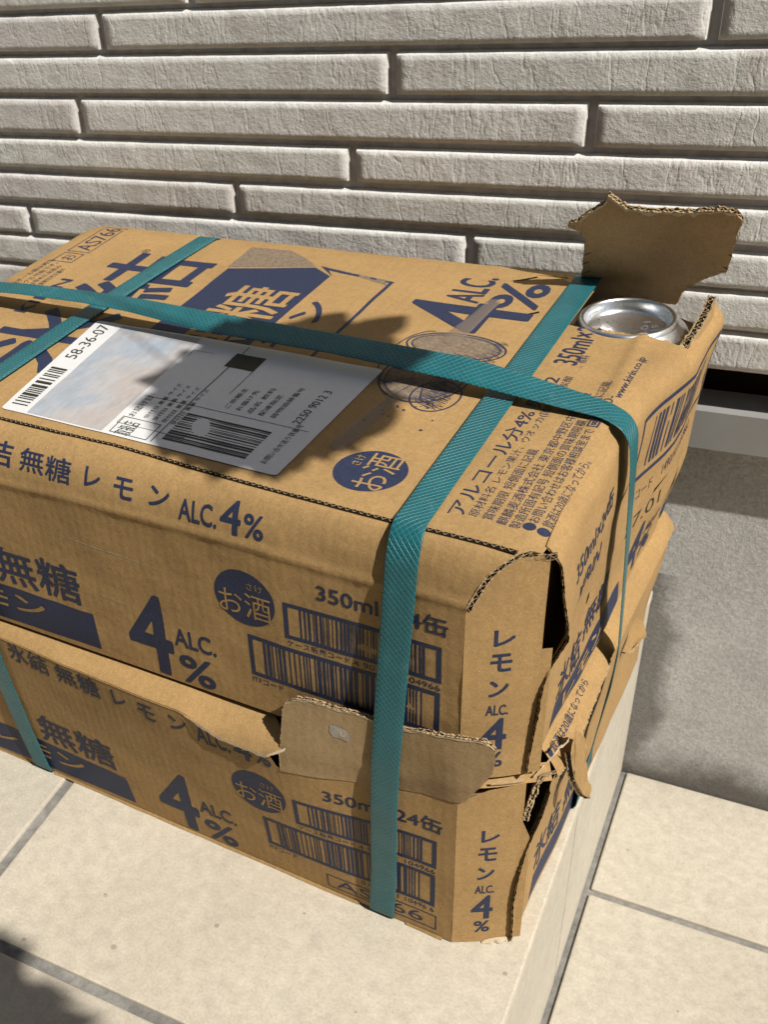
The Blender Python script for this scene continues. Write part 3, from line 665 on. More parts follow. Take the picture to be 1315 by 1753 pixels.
for q in ([(176, 170), (180, 176), (196, 180), (181, 178)], [(205, 150), (214, 160), (226, 166), (213, 163)], [(120, 196), (128, 203), (142, 206), (127, 205)]): pe.poly([q], DARK, .2, 'tear', 6)

# ---- shipping label stuck on the upper carton
LB = [(117.0, 27.5), (281.5, 22.5), (284.5, 127.5), (103.5, 131.5)]
def LBL(u, v, lift=0):
    a = Vector(LB[0]).lerp(Vector(LB[1]), u); b = Vector(LB[3]).lerp(Vector(LB[2]), u); p = a.lerp(b, v); return TU(p.x, p.y, .5 + lift)
def rounded(u0, u1, v0, v1, r, rv):
    P = []
    for cu, cv, a0 in ((u1 - r, v1 - rv, 0), (u0 + r, v1 - rv, 90), (u0 + r, v0 + rv, 180), (u1 - r, v0 + rv, 270)):
        P += [(cu + r * math.cos(math.radians(a0 + k * 22.5)), cv + rv * math.sin(math.radians(a0 + k * 22.5))) for k in range(5)]
    return P
label = lay('shipping_label', rounded(0, 1, 0, 1, .02, .016), [tuple(range(20))], lambda a, b: LBL(a, b), PAPER, up, offU, .02)
label['label'] = 'white shipping label with a barcode strip, partly in shadow'
pl_ = Face(lambda a, b, lift=0: LBL(-b, a, lift), label, offU)        # printed the same way round as the top
P_ = lambda *a, **k: pl_.text(*a, **{'cell': .03, 'mat': INK_BLACK, 'lift': .16, **k})
P_('58-36-07', .56, .955, -.070, -.025); pl_.bars(.06, .46, -.085, -.02, 16, 31, INK_BLACK, .18)
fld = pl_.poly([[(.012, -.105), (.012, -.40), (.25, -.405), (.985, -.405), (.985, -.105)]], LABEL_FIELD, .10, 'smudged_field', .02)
pl_.frame(.02, .16, -.56, -.425, .004, INK_BLACK, .18, .003); P_('取扱店', .016, .13, -.50, -.44); P_('お届け日', .17, .36, -.455, -.432)
pl_.frame(.10, .86, -.66, -.42, .003, INK_BLACK, .18, .002); pl_.poly([[(.76, -.66), (.76, -.56), (.9, -.56), (.9, -.66)]], INK_BLACK, .18, 'printed_block', .06)
for k in range(4): P_('受付日 重量 サイズ', .18, .52, -(.50 + .032 * k), -(.484 + .032 * k))
pl_.bars(.06, .30, -.88, -.60, 14, 33, INK_BLACK, .18)
for k, q in enumerate(('ご依頼主', 'お届け先', '品名 飲料', '配達指定', '荷物追跡番号')): P_(q, .40, .40 + .05 * len(q), -(.70 + .038 * k), -(.682 + .038 * k))
pl_.poly([[(.36, -.42), (.363, -.42), (.363, -.97), (.36, -.97)]], INK_BLACK, .17, 'printed_rule', .03); pl_.poly([[(.02, -.575), (.98, -.575), (.98, -.578), (.02, -.578)]], INK_BLACK, .17, 'printed_rule', .03)
P_('2250 9012 3', .40, .72, -.93, -.905); P_('お問い合せ送り状番号', .06, .40, -.945, -.925)

# ================================================================== lower carton
low, offL = carton_root('carton', 0.0, 'lower cardboard drinks carton with front flap torn upwards, on the tiled step')
def bulge(x, z): return (.105 * z) * (.5 + .5 * sst(60, 220, x)) * (1 - sst(285, 368, x))
HL = 98.0
def FLo(x, v, lift=0):
    """lower front panel, bulging outwards to the middle"""
    z = v; y = -bulge(x, z) - .6 * nz(x, z, .02, 21) * sst(0, 15, z) - .3 * nz(x, z, .06, 22)
    return (x, y - lift, z)
def ftop(x): return interp([(26, 119), (232, 118.4), (246, 113.6), (254, 110.8), (284, 110.4), (288.5, 99), (325, 104), (355, 107), (377, 110)], x)
def zroll(x): return interp([(26, 118.2), (232, 117.4), (246, 113), (254, 110), (268, 109), (282, 109.6), (292, 112)], x)
frontL = part('front_panel', grid(lambda x, r: FLo(x, lerp(.8, ftop(x), r)), lin(26, 377, 110), lin(0, 1, 40)), CARD, low, offL)
def roll(x, r, lift=0):
    """rolled top edge of the lower carton, from the front panel back under the upper carton"""
    a = FLo(min(x, 284), zroll(x)); pe_ = sst(232, 258, x)
    y0, z0 = a[1] - 1.7 * pe_ - .25, a[2] + .8 * nz(x, 0, .25, 4) * pe_
    th = r * math.pi / 2; cy_, sz_ = 1 - math.cos(th), math.sin(th)
    y = lerp(y0, 8, .45 * cy_ + .55 * r); z = z0 + (124.0 - z0) * (.6 * sz_ + .4 * r)
    return (x, y, z + .25 * nz(x, r * 30, .06, 5))
def xend(r): return interp([(0, 285), (.25, 294), (.5, 290), (.75, 283), (1, 270)], r)
part('top_roll', grid(lambda t, r: roll(lerp(26, xend(r), t), r), lin(0, 1, 90), lin(0, 1, 14)), CARD, low, offL)
tr = [Vector(roll(x, 0)) for x in lin(236, 285, 34)] + [Vector(roll(xend(r), r)) for r in lin(.05, .6, 10)]
rg = random.Random(2); V = []; F = []
for i, p in enumerate(tr):
    e = min(1, i / 6) * (1.0 + 1.6 * abs(nz(i, 0, .45, 3)))
    V += [tuple(p + Vector((0, -.25, .25 + .6 * e))), tuple(p + Vector((0, -.35, -e * .6)))]
F = [(2 * i, 2 * i + 2, 2 * i + 3, 2 * i + 1) for i in range(len(tr) - 1)]
mesh_obj('torn_edge', V, F, TORN, low, offL, smooth=False)
# flap torn from the lid, standing up against the upper carton
FT = [(292.0, 139.5), (293.5, 143), (298.5, 147.4), (304, 149), (311, 150), (318, 149.4), (327, 150.6), (336.7, 151), (345, 150.6), (353, 151.4), (363, 153.8), (372, 155.4), (381, 157.2), (388.7, 158), (393.4, 153.5), (393.8, 146), (392.5, 137), (388, 127), (380, 111), (376.8, 110)]
def flapL(x, v, lift=0):
    hz = interp([(285, 99), (325, 104), (355, 107), (395, 112)], x); t = max(0, min(1, (v - hz) / 46)); b = FLo(min(x, 377), hz)[1]
    y = lerp(b, -5.2, t) - 1.2 * math.sin(t * math.pi) - .4 * nz(x, v, .06, 31) - 1.0 * math.exp(-((v - hz - 14) / 3) ** 2) * .6
    y += max(0, x - 377) * .30 * (1 - t * .5)
    return (x, y - lift, v)
pts = [(376.8, 110), (355, 107), (325, 104), (300, 100.4), (289.6, 99)] + [(290, 112), (291.5, 126)] + FT[:-1]
P2 = []
for i, (a, b) in enumerate(zip(pts, pts[1:] + pts[:1])):
    n = max(1, int(math.dist(a, b) / 2.5))
    for k in range(n):
        t = k / n; j = .35 if (i > 4 and k) else 0
        P2.append((lerp(a[0], b[0], t) + rg.uniform(-j, j), lerp(a[1], b[1], t) + rg.uniform(-j, j)))
ff = lay('torn_flap', P2, [tuple(range(len(P2)))], lambda a, b: flapL(a, b, .5), CARD_IN, low, offL, 5)
for p in ff.data.polygons: p.use_smooth = True
ff['label'] = 'flap torn up from the lower carton, showing its plain inner side'
cut_edge('torn_edge', [flapL(x, v, .5) for x, v in [(289.6, 99), (290, 112), (291.5, 126)] + FT[:15]], (0, 1, 0), (0, -.25, 1), ff, offL, 2.0, .5, .8)
peel_band([(x, v) for x, v in FT[2:14]] if False else [(lerp(a[0], b[0], t), lerp(a[1], b[1], t)) for a, b in zip(FT[1:14], FT[2:15]) for t in (0, .33, .66)], lambda x, v: flapL(x, v, .75), TORN, ff, offL, 1.7, 8, (0, -1))
pfl = Face(flapL, ff, offL); pfl.poly([[(317, 139.5), (321, 140.4), (326, 139.2), (327.8, 135), (326, 132.6), (322, 133.2), (318.4, 132.8), (316.6, 136)]], mat_flat('peeled_paper', (.36, .32, .27), .8, .2, .2, 400), .75, 'peeled_patch', 3)
pfl.poly([[(321.8, 137.6), (323, 138.2), (323.4, 135.8), (325, 136.6), (324.4, 134.4), (322.2, 134.8)]], TORN, .9, 'peeled_patch', 3)
# corner panel, torn near its top
ctop = [(0, 110), (14, 117), (22, 118), (29.6, 119), (31, 119)]
cornL = part('corner_panel', grid(lambda s, r: chamS(s, lerp(.8, interp(ctop, s), r), 0, 14), lin(0, 30.6, 22), lin(0, 1, 34)), CARD, low, offL)
part('corner_panel', grid(lambda s, r: chamS(s, lerp(.8, 94 - (s - 30) * 3, r), -.4, 14), lin(30.4, 35, 5), lin(0, 1, 20)), CARD, low, offL)
cut_edge('torn_edge', [chamS(s, z, .3) for s, z in ((30.6, 92), (30.9, 97), (31.6, 104), (32.8, 109), (34, 117), (36.5, 122), (41, 124.5))], (.8, .5, .1), (.5, -.8, 0), low, offL, 2.4, .5)
V, F = grid(lambda s, r: chamS(s, lerp(121.4, 123.4, r) - .04 * s, .6 + .5 * math.sin(r * 3)), lin(14, 29, 12), lin(0, 1, 4)); part('lid_edge', (V, F), FLUTE, low, offL)
V, F = grid(lambda s, r: chamS(s, lerp(124.6, 119, r), lerp(-6, .2, r)), lin(-2, 42, 16), lin(0, 1, 3)); part('lid_edge', (V, F), CARD, low, offL)
V, F = grid(lambda s, r: chamS(lerp(15, 31, s), .7 + 2.6 * r * math.sin(s * math.pi) ** .5, 1.2 + 2.2 * (1 - r) * (.6 + .8 * nz(s * 9, r, .7, 3))), lin(0, 1, 14), lin(0, 1, 3)); V = [(p[0] - .55, p[1] + .84, p[2]) for p in V]; part('crushed_foot', (V, F), TORN, low, offL)
def ELo(y, z, lift=0):
    s = interp(NEAR_L, z); pr_ = 2.4 * sst(75, 50, z); nx, ny = 377 + .837 * s + .547 * pr_, .547 * s - .837 * pr_
    x = 403.4 + 6.5 * sst(40, 112, z) * sst(25, 70, y) + (nx - 403.4) * math.exp(-max(0, y - ny) / 40) + .9 * nz(y, z, .03, 26) - 1.0 * math.exp(-((y - 121) / 9) ** 2) * sst(60, 110, z)
    return (x + lift, y, z)
def nearL(z): return .547 * interp(NEAR_L, z) - .837 * 2.4 * sst(75, 50, z)
def etop(t): return interp([(0, 112), (.08, 106), (.14, 104), (.2, 111), (.35, 113), (1, 108)], t)
endL = part('end_panel', grid(lambda t, r: ELo(lerp(nearL(lerp(.8, etop(t), r)), 251, t), lerp(.8, etop(t), r)), lin(0, 1, 60), lin(0, 1, 30)), CARD, low, offL)
cut_edge('cut_edge', [ELo(nearL(z), z, .15) for z in lin(1.5, 111, 50)], (-.547, .837, 0), (-.837, -.547, 0), low, offL, 2.5, .12)
def lip(t, r):
    y = lerp(38, 251, t); e = ELo(y, etop((y - 18) / 233)); x0 = e[0] + 1.4; z0 = e[2] + .2
    return (lerp(x0, 399, r), y, lerp(z0, 124.0, r ** .7) + .4 * nz(y, r * 9, .09, 7))
lipo = part('end_roll', grid(lip, lin(0, 1, 60), lin(0, 1, 8)), CARD, low, offL)
cut_edge('torn_edge', [Vector(lip(t, 0)) + Vector((.2, 0, 0)) for t in lin(0, .4, 24)], (-.3, 0, -1), (1, 0, 0), low, offL, 1.6, .4)
fe = Face(lambda a, b, lift=0: tuple(Vector(lip((a - 38) / 213, b)) + Vector((lift, 0, lift))), lipo, offL)
fe.text('飲酒は20歳になってから', 44, 92, .35, .62, 0, cell=8, lift=.2); fe.poly([[(41 + 1.8 * math.cos(k), .46 + .14 * math.sin(k)) for k in (0, 1, 2, 3, 4, 5)]], INK, .2, 'printed_disc', 20)
pel = Face(ELo, endL, offL)
pel.text('氷結 無糖', 44, 128, 22, 44, .012); pel.poly([[(40, 4), (150, 4), (150, 18), (44, 19)]]); pel.text('350ml×24缶', 48, 108, 86, 97, .012); pel.text('KIRIN', 55, 88, 72, 81, .017)
# ragged corner of the end panel bent outwards
def scrap(name, P, mats, parent, off, edge):
    bm = bmesh.new(); vs_ = [bm.verts.new(p) for p in P]; bm.faces.new(vs_); bmesh.ops.triangulate(bm, faces=bm.faces[:])
    bmesh.ops.subdivide_edges(bm, edges=bm.edges[:], cuts=2, use_grid_fill=True)
    for v in bm.verts: v.co += Vector((1.5 * nz(v.co.y, v.co.z, .16, 3), 1.0 * nz(v.co.x, v.co.z, .25, 4), .5 * nz(v.co.y, v.co.z, .4, 6)))
    bm.verts.index_update(); o = mesh_obj(name, [tuple(v.co) for v in bm.verts], [tuple(v.index for v in f.verts) for f in bm.faces], mats, parent, off, smooth=False); bm.free()
    cut_edge('torn_edge', edge, (-.8, -.4, 0), (.3, .4, -.85), o, off, 2.4, .5); return o
SCRAP = [(414, 44.7, 116.5), (414.6, 46.4, 109), (415.5, 47.3, 102.7), (416.6, 49, 95), (417.5, 52, 88.6), (419, 59, 76), (421, 69.4, 63), (420, 67, 76), (419, 63, 84), (417.8, 63.5, 96), (417, 60, 104), (417.4, 61, 110), (416, 57.6, 116), (415, 54, 122), (413.4, 49, 128)]
SCRAP_EDGE = SCRAP[:7]
scrap('torn_scrap', SCRAP, CARD, low, offL, SCRAP_EDGE)
V, F = grid(lambda t, r: (lerp(405, 413, t), lerp(19, 42, t) + 2 * nz(t * 5, r, 1, 3), lerp(123, 129, t) - r * (2.6 + 3 * nz(t * 9, 0, .9, 1)) + 1.5 * nz(t * 8, r * 3, 1, 2)), lin(0, 1, 12), lin(0, 1, 4)); part('torn_scrap', (V, F), TORN, low, offL)
scrap('torn_scrap', [(409, 182, 92), (413, 188, 86), (415, 190, 74), (410, 176, 70), (407, 168, 78)], CARD, low, offL, [(415, 190, 74), (410, 176, 70), (407, 168, 78)])
# lid, hidden sides, inner walls
part('top_panel', ([(x, y, 123.6) for x, y in OCT], [tuple(range(8))]), CARD, low, offL, smooth=False)
for nm, a, b in (('end_panel', (0, 251), (0, 17)), ('corner_panel', (0, 17), (26, 0)), ('corner_panel', (26, 268), (0, 251)), ('rear_panel', (377, 268), (26, 268)), ('corner_panel', (403, 251), (377, 268))):
    part(nm, wallgrid(a, b, .8, 123.5), CARD, low, offL)
part('bottom_panel', ([(x, y, .8) for x, y in OCT], [tuple(range(8))]), CARD, low, offL, smooth=False)
for a, b in (((28, 4), (374, 4)), ((374, 4), (393, 17)), ((393, 17), (393, 250))): part('inner_wall', wallgrid(a, b, 2, 112, 6), CARD_IN, low, offL)
for x0, x1 in ((26.2, 92), (112, 325), (352, 372)):                 # thin sliver of the bottom flap below the front edge
    V, F = grid(lambda t, r: (lerp(x0, x1, t), -.4 - 1.6 * r * (.6 + .5 * nz(lerp(x0, x1, t), 0, .05, 5)), lerp(2.0, .5, r)), lin(0, 1, 20), lin(0, 1, 2)); part('bottom_lip', (V, F), CARD, low, offL)
fpl = Face(FLo, frontL, offL); front_print(fpl, 124.0)
for body, a0, a1, b0, b1, bo in (('氷', 110, 124.5, 102.4, 117.6, .010), ('結', 125.5, 140.5, 101.6, 116.8, .010), ('無', 146, 161, 101, 116, .010), ('糖', 162.5, 177.5, 100, 115.6, .010), ('レ', 186.6, 196, 102, 113.4, .015), ('モ', 204, 214.8, 99.6, 112, .015),
                                 ('ン', 224, 235, 100.4, 111.6, .015), ('ALC.', 240, 260.5, 97, 109.6, .017), ('4', 262.5, 273.4, 96, 110.2, .016), ('%', 275, 284.6, 98, 110.6, .017)):
    fpl.text(body, a0, a1, b0, b1, bo, cell=4)
fpl.poly([[(150, 66), (190, 62), (230, 57), (190, 61.4)], [(165, 30), (180, 27.4), (196, 24), (180, 26.9)]], TORN, .15, 'scuff', 3)
corner_print(Face(lambda a, b, lift=0: chamS(a, b, lift, 14), cornL, offL), 123.4)

# ================================================================== the can in the torn corner
def can():
    cx, cy, zt = 376.5, 218.5, 251.6; K = .93
    r = bpy.data.objects.new('drinks_can', None); COL.objects.link(r); q = bx2w((cx, cy, ZB + 3)); r.location = q * S; r.rotation_euler = (0, 0, YAW)
    tag(r, 'silver drinks can standing upside down in the torn carton corner', 'can'); off = (0, 0, ZB + 3)
    def lathe(name, prof, n=72):
        V, F = [], []
        for i in range(n):
            a = 2 * math.pi * i / n; V += [(p[0] * K * math.cos(a), p[0] * K * math.sin(a), p[1]) for p in prof]
        m = len(prof)
        for i in range(n):
            for j in range(m - 1): F.append((i * m + j, ((i + 1) % n) * m + j, ((i + 1) % n) * m + j + 1, i * m + j + 1))
        return mesh_obj(name, V, F, ALU, r, off)
    lathe('body', [(26, ZB + 3), (31, ZB + 10), (33, ZB + 16), (33, zt - 13), (32.6, zt - 10), (31, zt - 7.2), (28, zt - 4.6), (26, zt - 2.4)])
    lathe('rim', [(26, zt - 2.4), (25.2, zt - .9), (24.4, zt - .2), (23.6, zt), (22.8, zt - .3), (22.3, zt - 1.2), (21.9, zt - 3.2), (21.3, zt - 5.4), (20.6, zt - 6.2)])
    dome = lathe('dome', [(20.6, zt - 6.2)] + [(x, zt - 5.6 - (1 - (x / 20.) ** 2) * 5.0) for x in (19.6, 18, 16, 13.5, 11, 8.5, 6, 3.5, 1.5, .05)])
    def dz(x, y): return zt - 5.6 - (1 - (x * x + y * y) / 346.) * 5.0 + .2
    d = Face(lambda a, b, lift=0: (-b + .0, a, dz(-b, a) + lift), dome, off)
    d.text('2022.01', -13, 12, -9, -5.5, .0, mat_flat('date_stamp', (.16, .16, .17), .6), .05, cell=2); d.text('K1F', -2, 9, -14, -10.8, .0, mat_flat('date_stamp', (.16, .16, .17), .6), .05, cell=2)
can()

# ================================================================== packing straps
def strap(name, path, width, label, sag=None):
    """path: list of (centre point, half-width vector); a thin band with rounded edges, UV along it"""
    pts = []; 
    for (c0, w0), (c1, w1) in zip(path, path[1:]):
        n = max(1, int((Vector(c1) - Vector(c0)).length / 3))
        for k in range(n): pts.append((Vector(c0).lerp(Vector(c1), k / n), Vector(w0).lerp(Vector(w1), k / n)))
    pts.append((Vector(path[-1][0]), Vector(path[-1][1])))
    # two rounds of smoothing so that the band bends over edges
    for _ in range(1):
        pts = [pts[0]] + [((pts[i - 1][0] + pts[i][0] * 2 + pts[i + 1][0]) / 4, (pts[i - 1][1] + pts[i][1] * 2 + pts[i + 1][1]) / 4) for i in range(1, len(pts) - 1)] + [pts[-1]]
    cs = [-1, -.92, -.5, 0, .5, .92, 1]; V, F, UV = [], [], []; d = 0
    for i, (c, w_) in enumerate(pts):
        if i: d += (c - pts[i - 1][0]).length
        tan = (pts[min(i + 1, len(pts) - 1)][0] - pts[max(i - 1, 0)][0]).normalized(); n = tan.cross(w_).normalized()
        for side in (.28, -.28):
            for s_ in cs:
                hh = side * (1 if abs(s_) < .95 else .35); p = bx2w(c + w_ * s_ + n * hh); V.append(tuple(p)); UV.append((s_ * .5 + .5, d / width))
    m = len(cs); k = 2 * m
    for i in range(len(pts) - 1):
        for j in range(m - 1):
            a = i * k + j; F.append((a, a + 1, a + k + 1, a + k)); b = a + m; F.append((b, b + k, b + k + 1, b + 1))
        a = i * k; F.append((a, a + k, a + k + m, a + m)); a = i * k + m - 1; F.append((a, a + m, a + m + k, a + k))
    base = (V[0][0], V[0][1], V[0][2])
    o = mesh_obj(name, V, F, STRAP, None, base, uvs=UV); o.location = Vector(base) * S
    return tag(o, label, 'strap', 'teal plastic packing straps round the cartons')
hw = 7.0
def cross_strap(xf, xt, xr, xb, label):
    X = lambda x: (x, )
    P = [((xb, 30, .35), (hw, 0, 0)), ((xb, 4, .4), (hw, 0, 0)), ((xb, -2.2, 1.6), (hw, 0, 0)), ((lerp(xb, xf, .25), -4.6, 40), (hw, 0, 0)), ((lerp(xb, xf, .45), -8.0, 96), (hw, 0, -.2)), ((lerp(xb, xf, .55), -8.2, 128), (hw, 0, -.2)),
         ((lerp(xb, xf, .75), -5.2, 178), (hw, .2, -.2)), ((lerp(xb, xf, .95), -2.9, 222), (hw, .2, 0)), ((xf, -1.2, 240), (hw, .1, 0)), ((xf + .2, 2.2, 250.2), (hw, 0, 0)), ((lerp(xf, xt, .2), 9, 253.2), (hw, 0, .1)), ((lerp(xf, xt, .3), 18, 252.6), (hw, 0, .1)), ((lerp(xf, xt, .6), 40, 252.0), (hw, 0, 0)),
         ((xt, 120, 252.2), (hw, 0, 0)), ((lerp(xt, xr, .5), 200, 252.0), (hw, 0, 0)), ((xr, 262, 251.2), (hw, 0, 0)), ((xr, 270, 246), (hw, 0, 0)), ((xr, 270.4, 130), (hw, 0, 0)), ((xr, 270, 4), (hw, 0, 0)), ((xr, 262, .4), (hw, 0, 0)), ((xb, 60, .35), (hw, 0, 0))]
    return strap('packing_strap', P, 14, label)
cross_strap(350.5, 347.0, 344.5, 338.6, 'teal packing strap crossing the cartons at the printed address block, nearest the can')
cross_strap(88, 92.5, 99.5, 104.5, 'teal packing strap crossing the cartons at the far left, beside the label barcode')
def long_strap():
    prof = [(-4, 134.4, 7.5, 0), (0, 134, 9.5, 0), (50, 134, 12.2, .2), (100, 133, 13.4, .3), (133, 131, 13.7, .8), (184, 127, 12.5, 2.2), (262, 124, 12.5, 1.8), (327, 122, 10.6, 2.6), (350, 121, 8.2, 2.2), (375, 120.3, 5, 1.2), (394, 119.8, 2.6, .2)]
    P = [((-6, 134, 60), (0, -7, 0)), ((-6, 134.5, 246), (0, -7, 0))]
    for x, yc, h, tl in prof: P.append(((x, yc, 250.4 + h), (0, -6.9, -tl)))
    P += [((403.2, 118.6, 249.6), (0, -7, 0)), ((407.2, 118.8, 243), (0, -7, 0)), ((408.6, 119.6, 228), (.4, -7, 0)), ((411.5, 121, 170), (1.0, -6.9, 0)), ((414, 121, 122), (1.2, -6.9, 0)), ((413.4, 119, 100), (1.2, -6.9, 0)), ((408, 118, 40), (.4, -7, 0)), ((405.6, 118, 3), (0, -7, 0)), ((401, 118, .45), (0, -7, 0)), ((330, 118, .4), (0, -7, 0))]
    return strap('packing_strap', P, 14, 'teal packing strap running lengthwise along the cartons and over the right end')
long_strap()

# ================================================================== greenery added out of view: planter and tree cast shadows, hedge dims sky light
LEAF = mat_flat('green_leaf', (.055, .105, .016), .5, .4, .3, 60)
TERRA = mat_flat('terracotta', (.36, .16, .085), .85, .2, .15, 40)
IRON = mat_flat('black_iron', (.03, .03, .032), .5, .5)
STEM = mat_flat('brown_stem', (.12, .085, .05), .9, .1, .2, 90)
def leaf_vf(c, d, length, width, droop):
    """one pointed leaf from its base c along d, curved down towards the tip"""
    c = Vector(c); d = Vector(d).normalized(); side = d.cross(Vector((0, 0, 1)))
    side = side.normalized() if side.length > .1 else Vector((1, 0, 0)); upv = side.cross(d).normalized(); V = []
    for t, w_ in ((0, .06), (.18, .62), (.4, 1), (.65, .86), (.85, .45), (1, .017)):
        m = c + d * (t * length) - Vector((0, 0, 1)) * droop * t * t * length
        V += [tuple(m + side * w_ * width / 2 + upv * width * .08), tuple(m), tuple(m - side * w_ * width / 2 + upv * width * .08)]
    F = []
    for i in range(5):
        a = 3 * i; F += [(a, a + 3, a + 4, a + 1), (a + 1, a + 4, a + 5, a + 2)]
    return V, F
def turned(prof, cx, cy, n=40):
    V, F = [], []; m = len(prof)
    for i in range(n):
        a = 2 * math.pi * i / n; V += [(cx + r_ * math.cos(a), cy + r_ * math.sin(a), z) for r_, z in prof]
    for i in range(n):
        for j in range(m - 1): F.append((i * m + j, ((i + 1) % n) * m + j, ((i + 1) % n) * m + j + 1, i * m + j + 1))
    return V, F
def tube(pts, r_, n=8):
    V, F = [], []; pts = [Vector(p) for p in pts]
    for i, p in enumerate(pts):
        t = (pts[min(i + 1, len(pts) - 1)] - pts[max(i - 1, 0)]).normalized(); a = t.orthogonal().normalized(); b = t.cross(a)
        V += [tuple(p + (a * math.cos(2 * math.pi * k / n) + b * math.sin(2 * math.pi * k / n)) * (r_[i] if isinstance(r_, list) else r_)) for k in range(n)]
    for i in range(len(pts) - 1):
        for k in range(n): F.append((i * n + k, i * n + (k + 1) % n, (i + 1) * n + (k + 1) % n, (i + 1) * n + k))
    return V, F
def added_shadow_planter():  # added out of view so that its shadow darkens the shipping label
    hx, hy, hz = 634.0, -38.0, 730.0
    r = bpy.data.objects.new('added_shadow_planter', None); COL.objects.link(r); r.location = Vector((hx, hy, hz)) * S; off = (hx, hy, hz)
    tag(r, 'hanging planter added out of view to shadow the label, with trailing leaves on an iron wall bracket', 'planter')
    V, F = turned([(0, hz - 30), (24, hz - 30), (27, hz - 26), (35, hz + 22), (38, hz + 23), (38, hz + 31), (34, hz + 31), (32, hz + 22), (0, hz + 20)], hx, hy); mesh_obj('pot', V, F, TERRA, r, off)
    top = 1500
    for k in range(3):
        a = 2.1 * k + .4; V, F = tube([(hx + 36 * math.cos(a), hy + 36 * math.sin(a), hz + 28), (hx, hy, hz + 190)], .7, 6); mesh_obj('cord', V, F, STEM, r, off)
    V, F = tube([(hx, hy, hz + 190), (hx, hy, top - 6)], .8, 6); mesh_obj('cord', V, F, STEM, r, off)
    P = [tube([(hx, 312, top + 4), (hx, hy - 20, top + 4)], 5), tube([(hx, 312, top - 170), (hx, 240, top - 60), (hx, 130, top)], 4), tube([(hx, 309, top + 60), (hx, 309, top - 220)], 6)]
    V, F, M = join(P); mesh_obj('bracket', V, F, IRON, r, off)
    rg = random.Random(12); P = []
    for i in range(750):
        # the foliage spreads further towards the front and back than sideways
        a = rg.uniform(0, 2 * math.pi); q = math.sqrt(rg.random()); x = 52 * q * math.cos(a); y = 66 * q * math.sin(a)
        d = (x * .5 + rg.uniform(-8, 8), y + rg.uniform(-10, 10), rg.uniform(-2, 10)); ln = rg.uniform(20, 34)
        P.append(leaf_vf((hx + x * .75, hy + y * .75, hz + 30 + rg.uniform(-4, 12) - abs(y) * .12), d, ln, ln * .62, rg.uniform(.1, .5)))
    for k, (x, y, ln) in enumerate(((-22, -40, 36), (4, -46, 38), (26, -42, 36), (-6, 52, 40), (22, 54, 42), (-28, 30, 40))):
        P.append(leaf_vf((hx + x, hy + y, hz + 30), (x * .25, y, 2), ln, 30, .35))
    V, F, M = join(P); mesh_obj('foliage', V, F, LEAF, r, off)
added_shadow_planter()
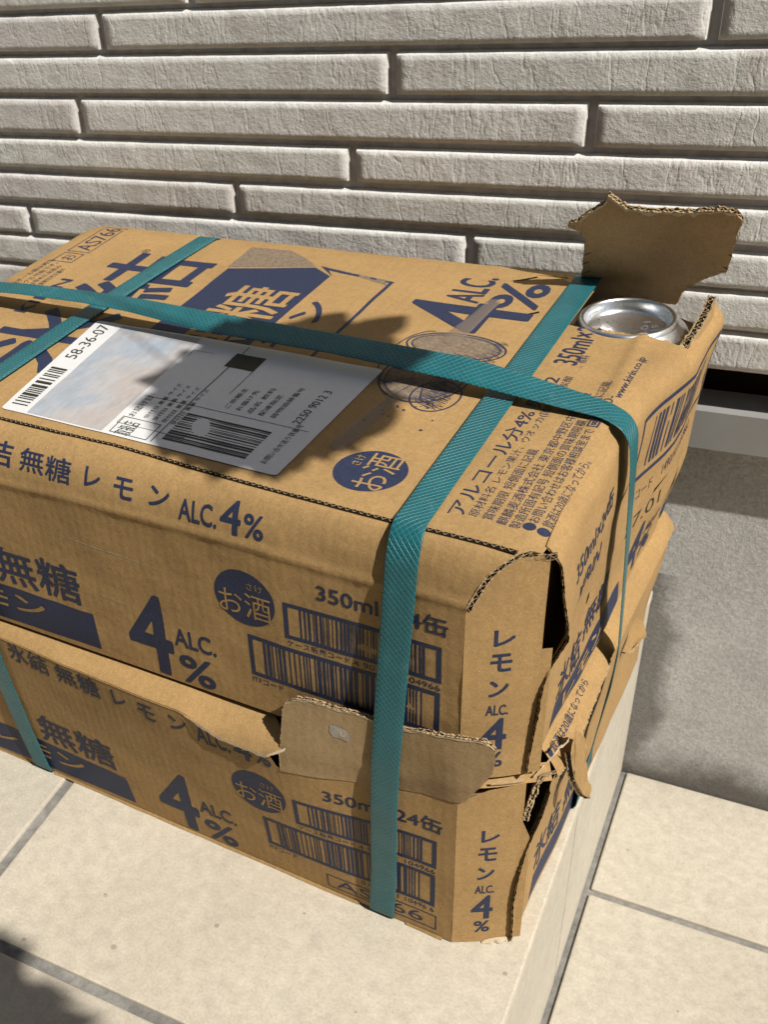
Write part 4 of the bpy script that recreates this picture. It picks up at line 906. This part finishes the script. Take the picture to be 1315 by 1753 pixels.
def added_shadow_tree():  # added out of view to throw a shadow on the step tiles
    hx, hy, hz = 806.0, -464.0, -SH; zc = 900.0
    r = bpy.data.objects.new('added_shadow_tree', None); COL.objects.link(r); r.location = Vector((hx, hy, hz)) * S; off = (hx, hy, hz)
    tag(r, 'round-headed potted tree added out of view to shadow the step, in a terracotta pot on the lower floor tiles', 'tree')
    V, F = turned([(0, hz), (95, hz), (100, hz + 6), (128, hz + 210), (138, hz + 212), (138, hz + 245), (126, hz + 245), (122, hz + 225), (0, hz + 220)], hx, hy); mesh_obj('pot', V, F, TERRA, r, off)
    rg = random.Random(4); P = []
    Q = [tube([(hx + 6 * math.sin(t * 4), hy + 5 * math.cos(t * 5), lerp(hz + 215, zc + 20, t)) for t in lin(0, 1, 14)], [15 - 6 * i / 14 for i in range(15)], 10)]
    for k in range(12):
        a = k * 2.4; e = rg.uniform(.1, 1.0); d = Vector((math.cos(a), math.sin(a), e)).normalized() * rg.uniform(60, 95); c = Vector((hx, hy, zc - 40))
        Q.append(tube([c, c + d * .5 + Vector((0, 0, 8)), c + d], [5, 3.4, 1.6], 6))
    for i in range(1700):
        d = Vector((rg.gauss(0, 1), rg.gauss(0, 1), rg.gauss(0, 1))).normalized(); q = rg.uniform(.25, 1) ** .6
        q *= 1 + .16 * nz(d.x * 9, d.y * 9 + d.z * 5, .3, 2)
        c = Vector((hx, hy, zc)) + Vector((d.x * 100, d.y * 100, d.z * 88)) * q
        P.append(leaf_vf(c, d + Vector((rg.uniform(-.6, .6), rg.uniform(-.6, .6), rg.uniform(-.2, .5))), rg.uniform(26, 44), rg.uniform(13, 20), rg.uniform(.05, .4)))
    CV, CF = [], []
    for i in range(33):
        for j in range(48):
            th, ph = math.pi * i / 32, 2 * math.pi * j / 48; d = Vector((math.sin(th) * math.cos(ph), math.sin(th) * math.sin(ph), math.cos(th)))
            q = 1 + .05 * noise.noise(d * 5); CV.append((hx + d.x * 117 * q, hy + d.y * 117 * q, zc + d.z * 106 * q))
    CF = [(i * 48 + j, (i + 1) * 48 + j, (i + 1) * 48 + (j + 1) % 48, i * 48 + (j + 1) % 48) for i in range(32) for j in range(48)]
    P.append((CV, CF)); V, F, M = join(Q); mesh_obj('trunk', V, F, STEM, r, off); V, F, M = join(P); mesh_obj('crown', V, F, LEAF, r, off)
added_shadow_tree()
def hedge():
    """clipped hedge added out of view to dim the sky light on the wall side"""
    r = bpy.data.objects.new('added_sky_block_hedge', None); COL.objects.link(r); r.location = (.3, -1.75, -.2); off = (300, -1750, -200)
    tag(r, 'clipped green hedge added out of view to dim the sky light, opposite the wall', 'hedge')
    def f(u, v):
        per = [(0, -200), (0, 1850), (-420, 1850)]
        y, z = (lerp(0, 40, v * 1.7), lerp(-200, 1850, v * 1.7)) if v < .59 else (lerp(40, 500, (v - .59) / .41) * -1 + 80, 1850)
        n = noise.fractal(Vector((u * .012, z * .012, y * .012)), 1, 2, 4) * 45
        return (u, -1500 + n - (0 if v < .59 else (v - .59) / .41 * 460), z + (n if v >= .55 else 0))
    V, F = grid(f, lin(-2600, 2600, 130), lin(0, 1, 60)); mesh_obj('crown', V, F, LEAF, r, off)
    rg = random.Random(8); P = []
    for i in range(5000):
        c = f(rg.uniform(-2500, 2500), rg.random()); P.append(leaf_vf(c, (rg.uniform(-1, 1), rg.uniform(.2, 1.2), rg.uniform(-.6, .8)), rg.uniform(35, 70), rg.uniform(20, 34), .3))
    V, F, M = join(P); o = mesh_obj('leaves', V, F, LEAF, r, off); o['kind'] = 'stuff'
hedge()
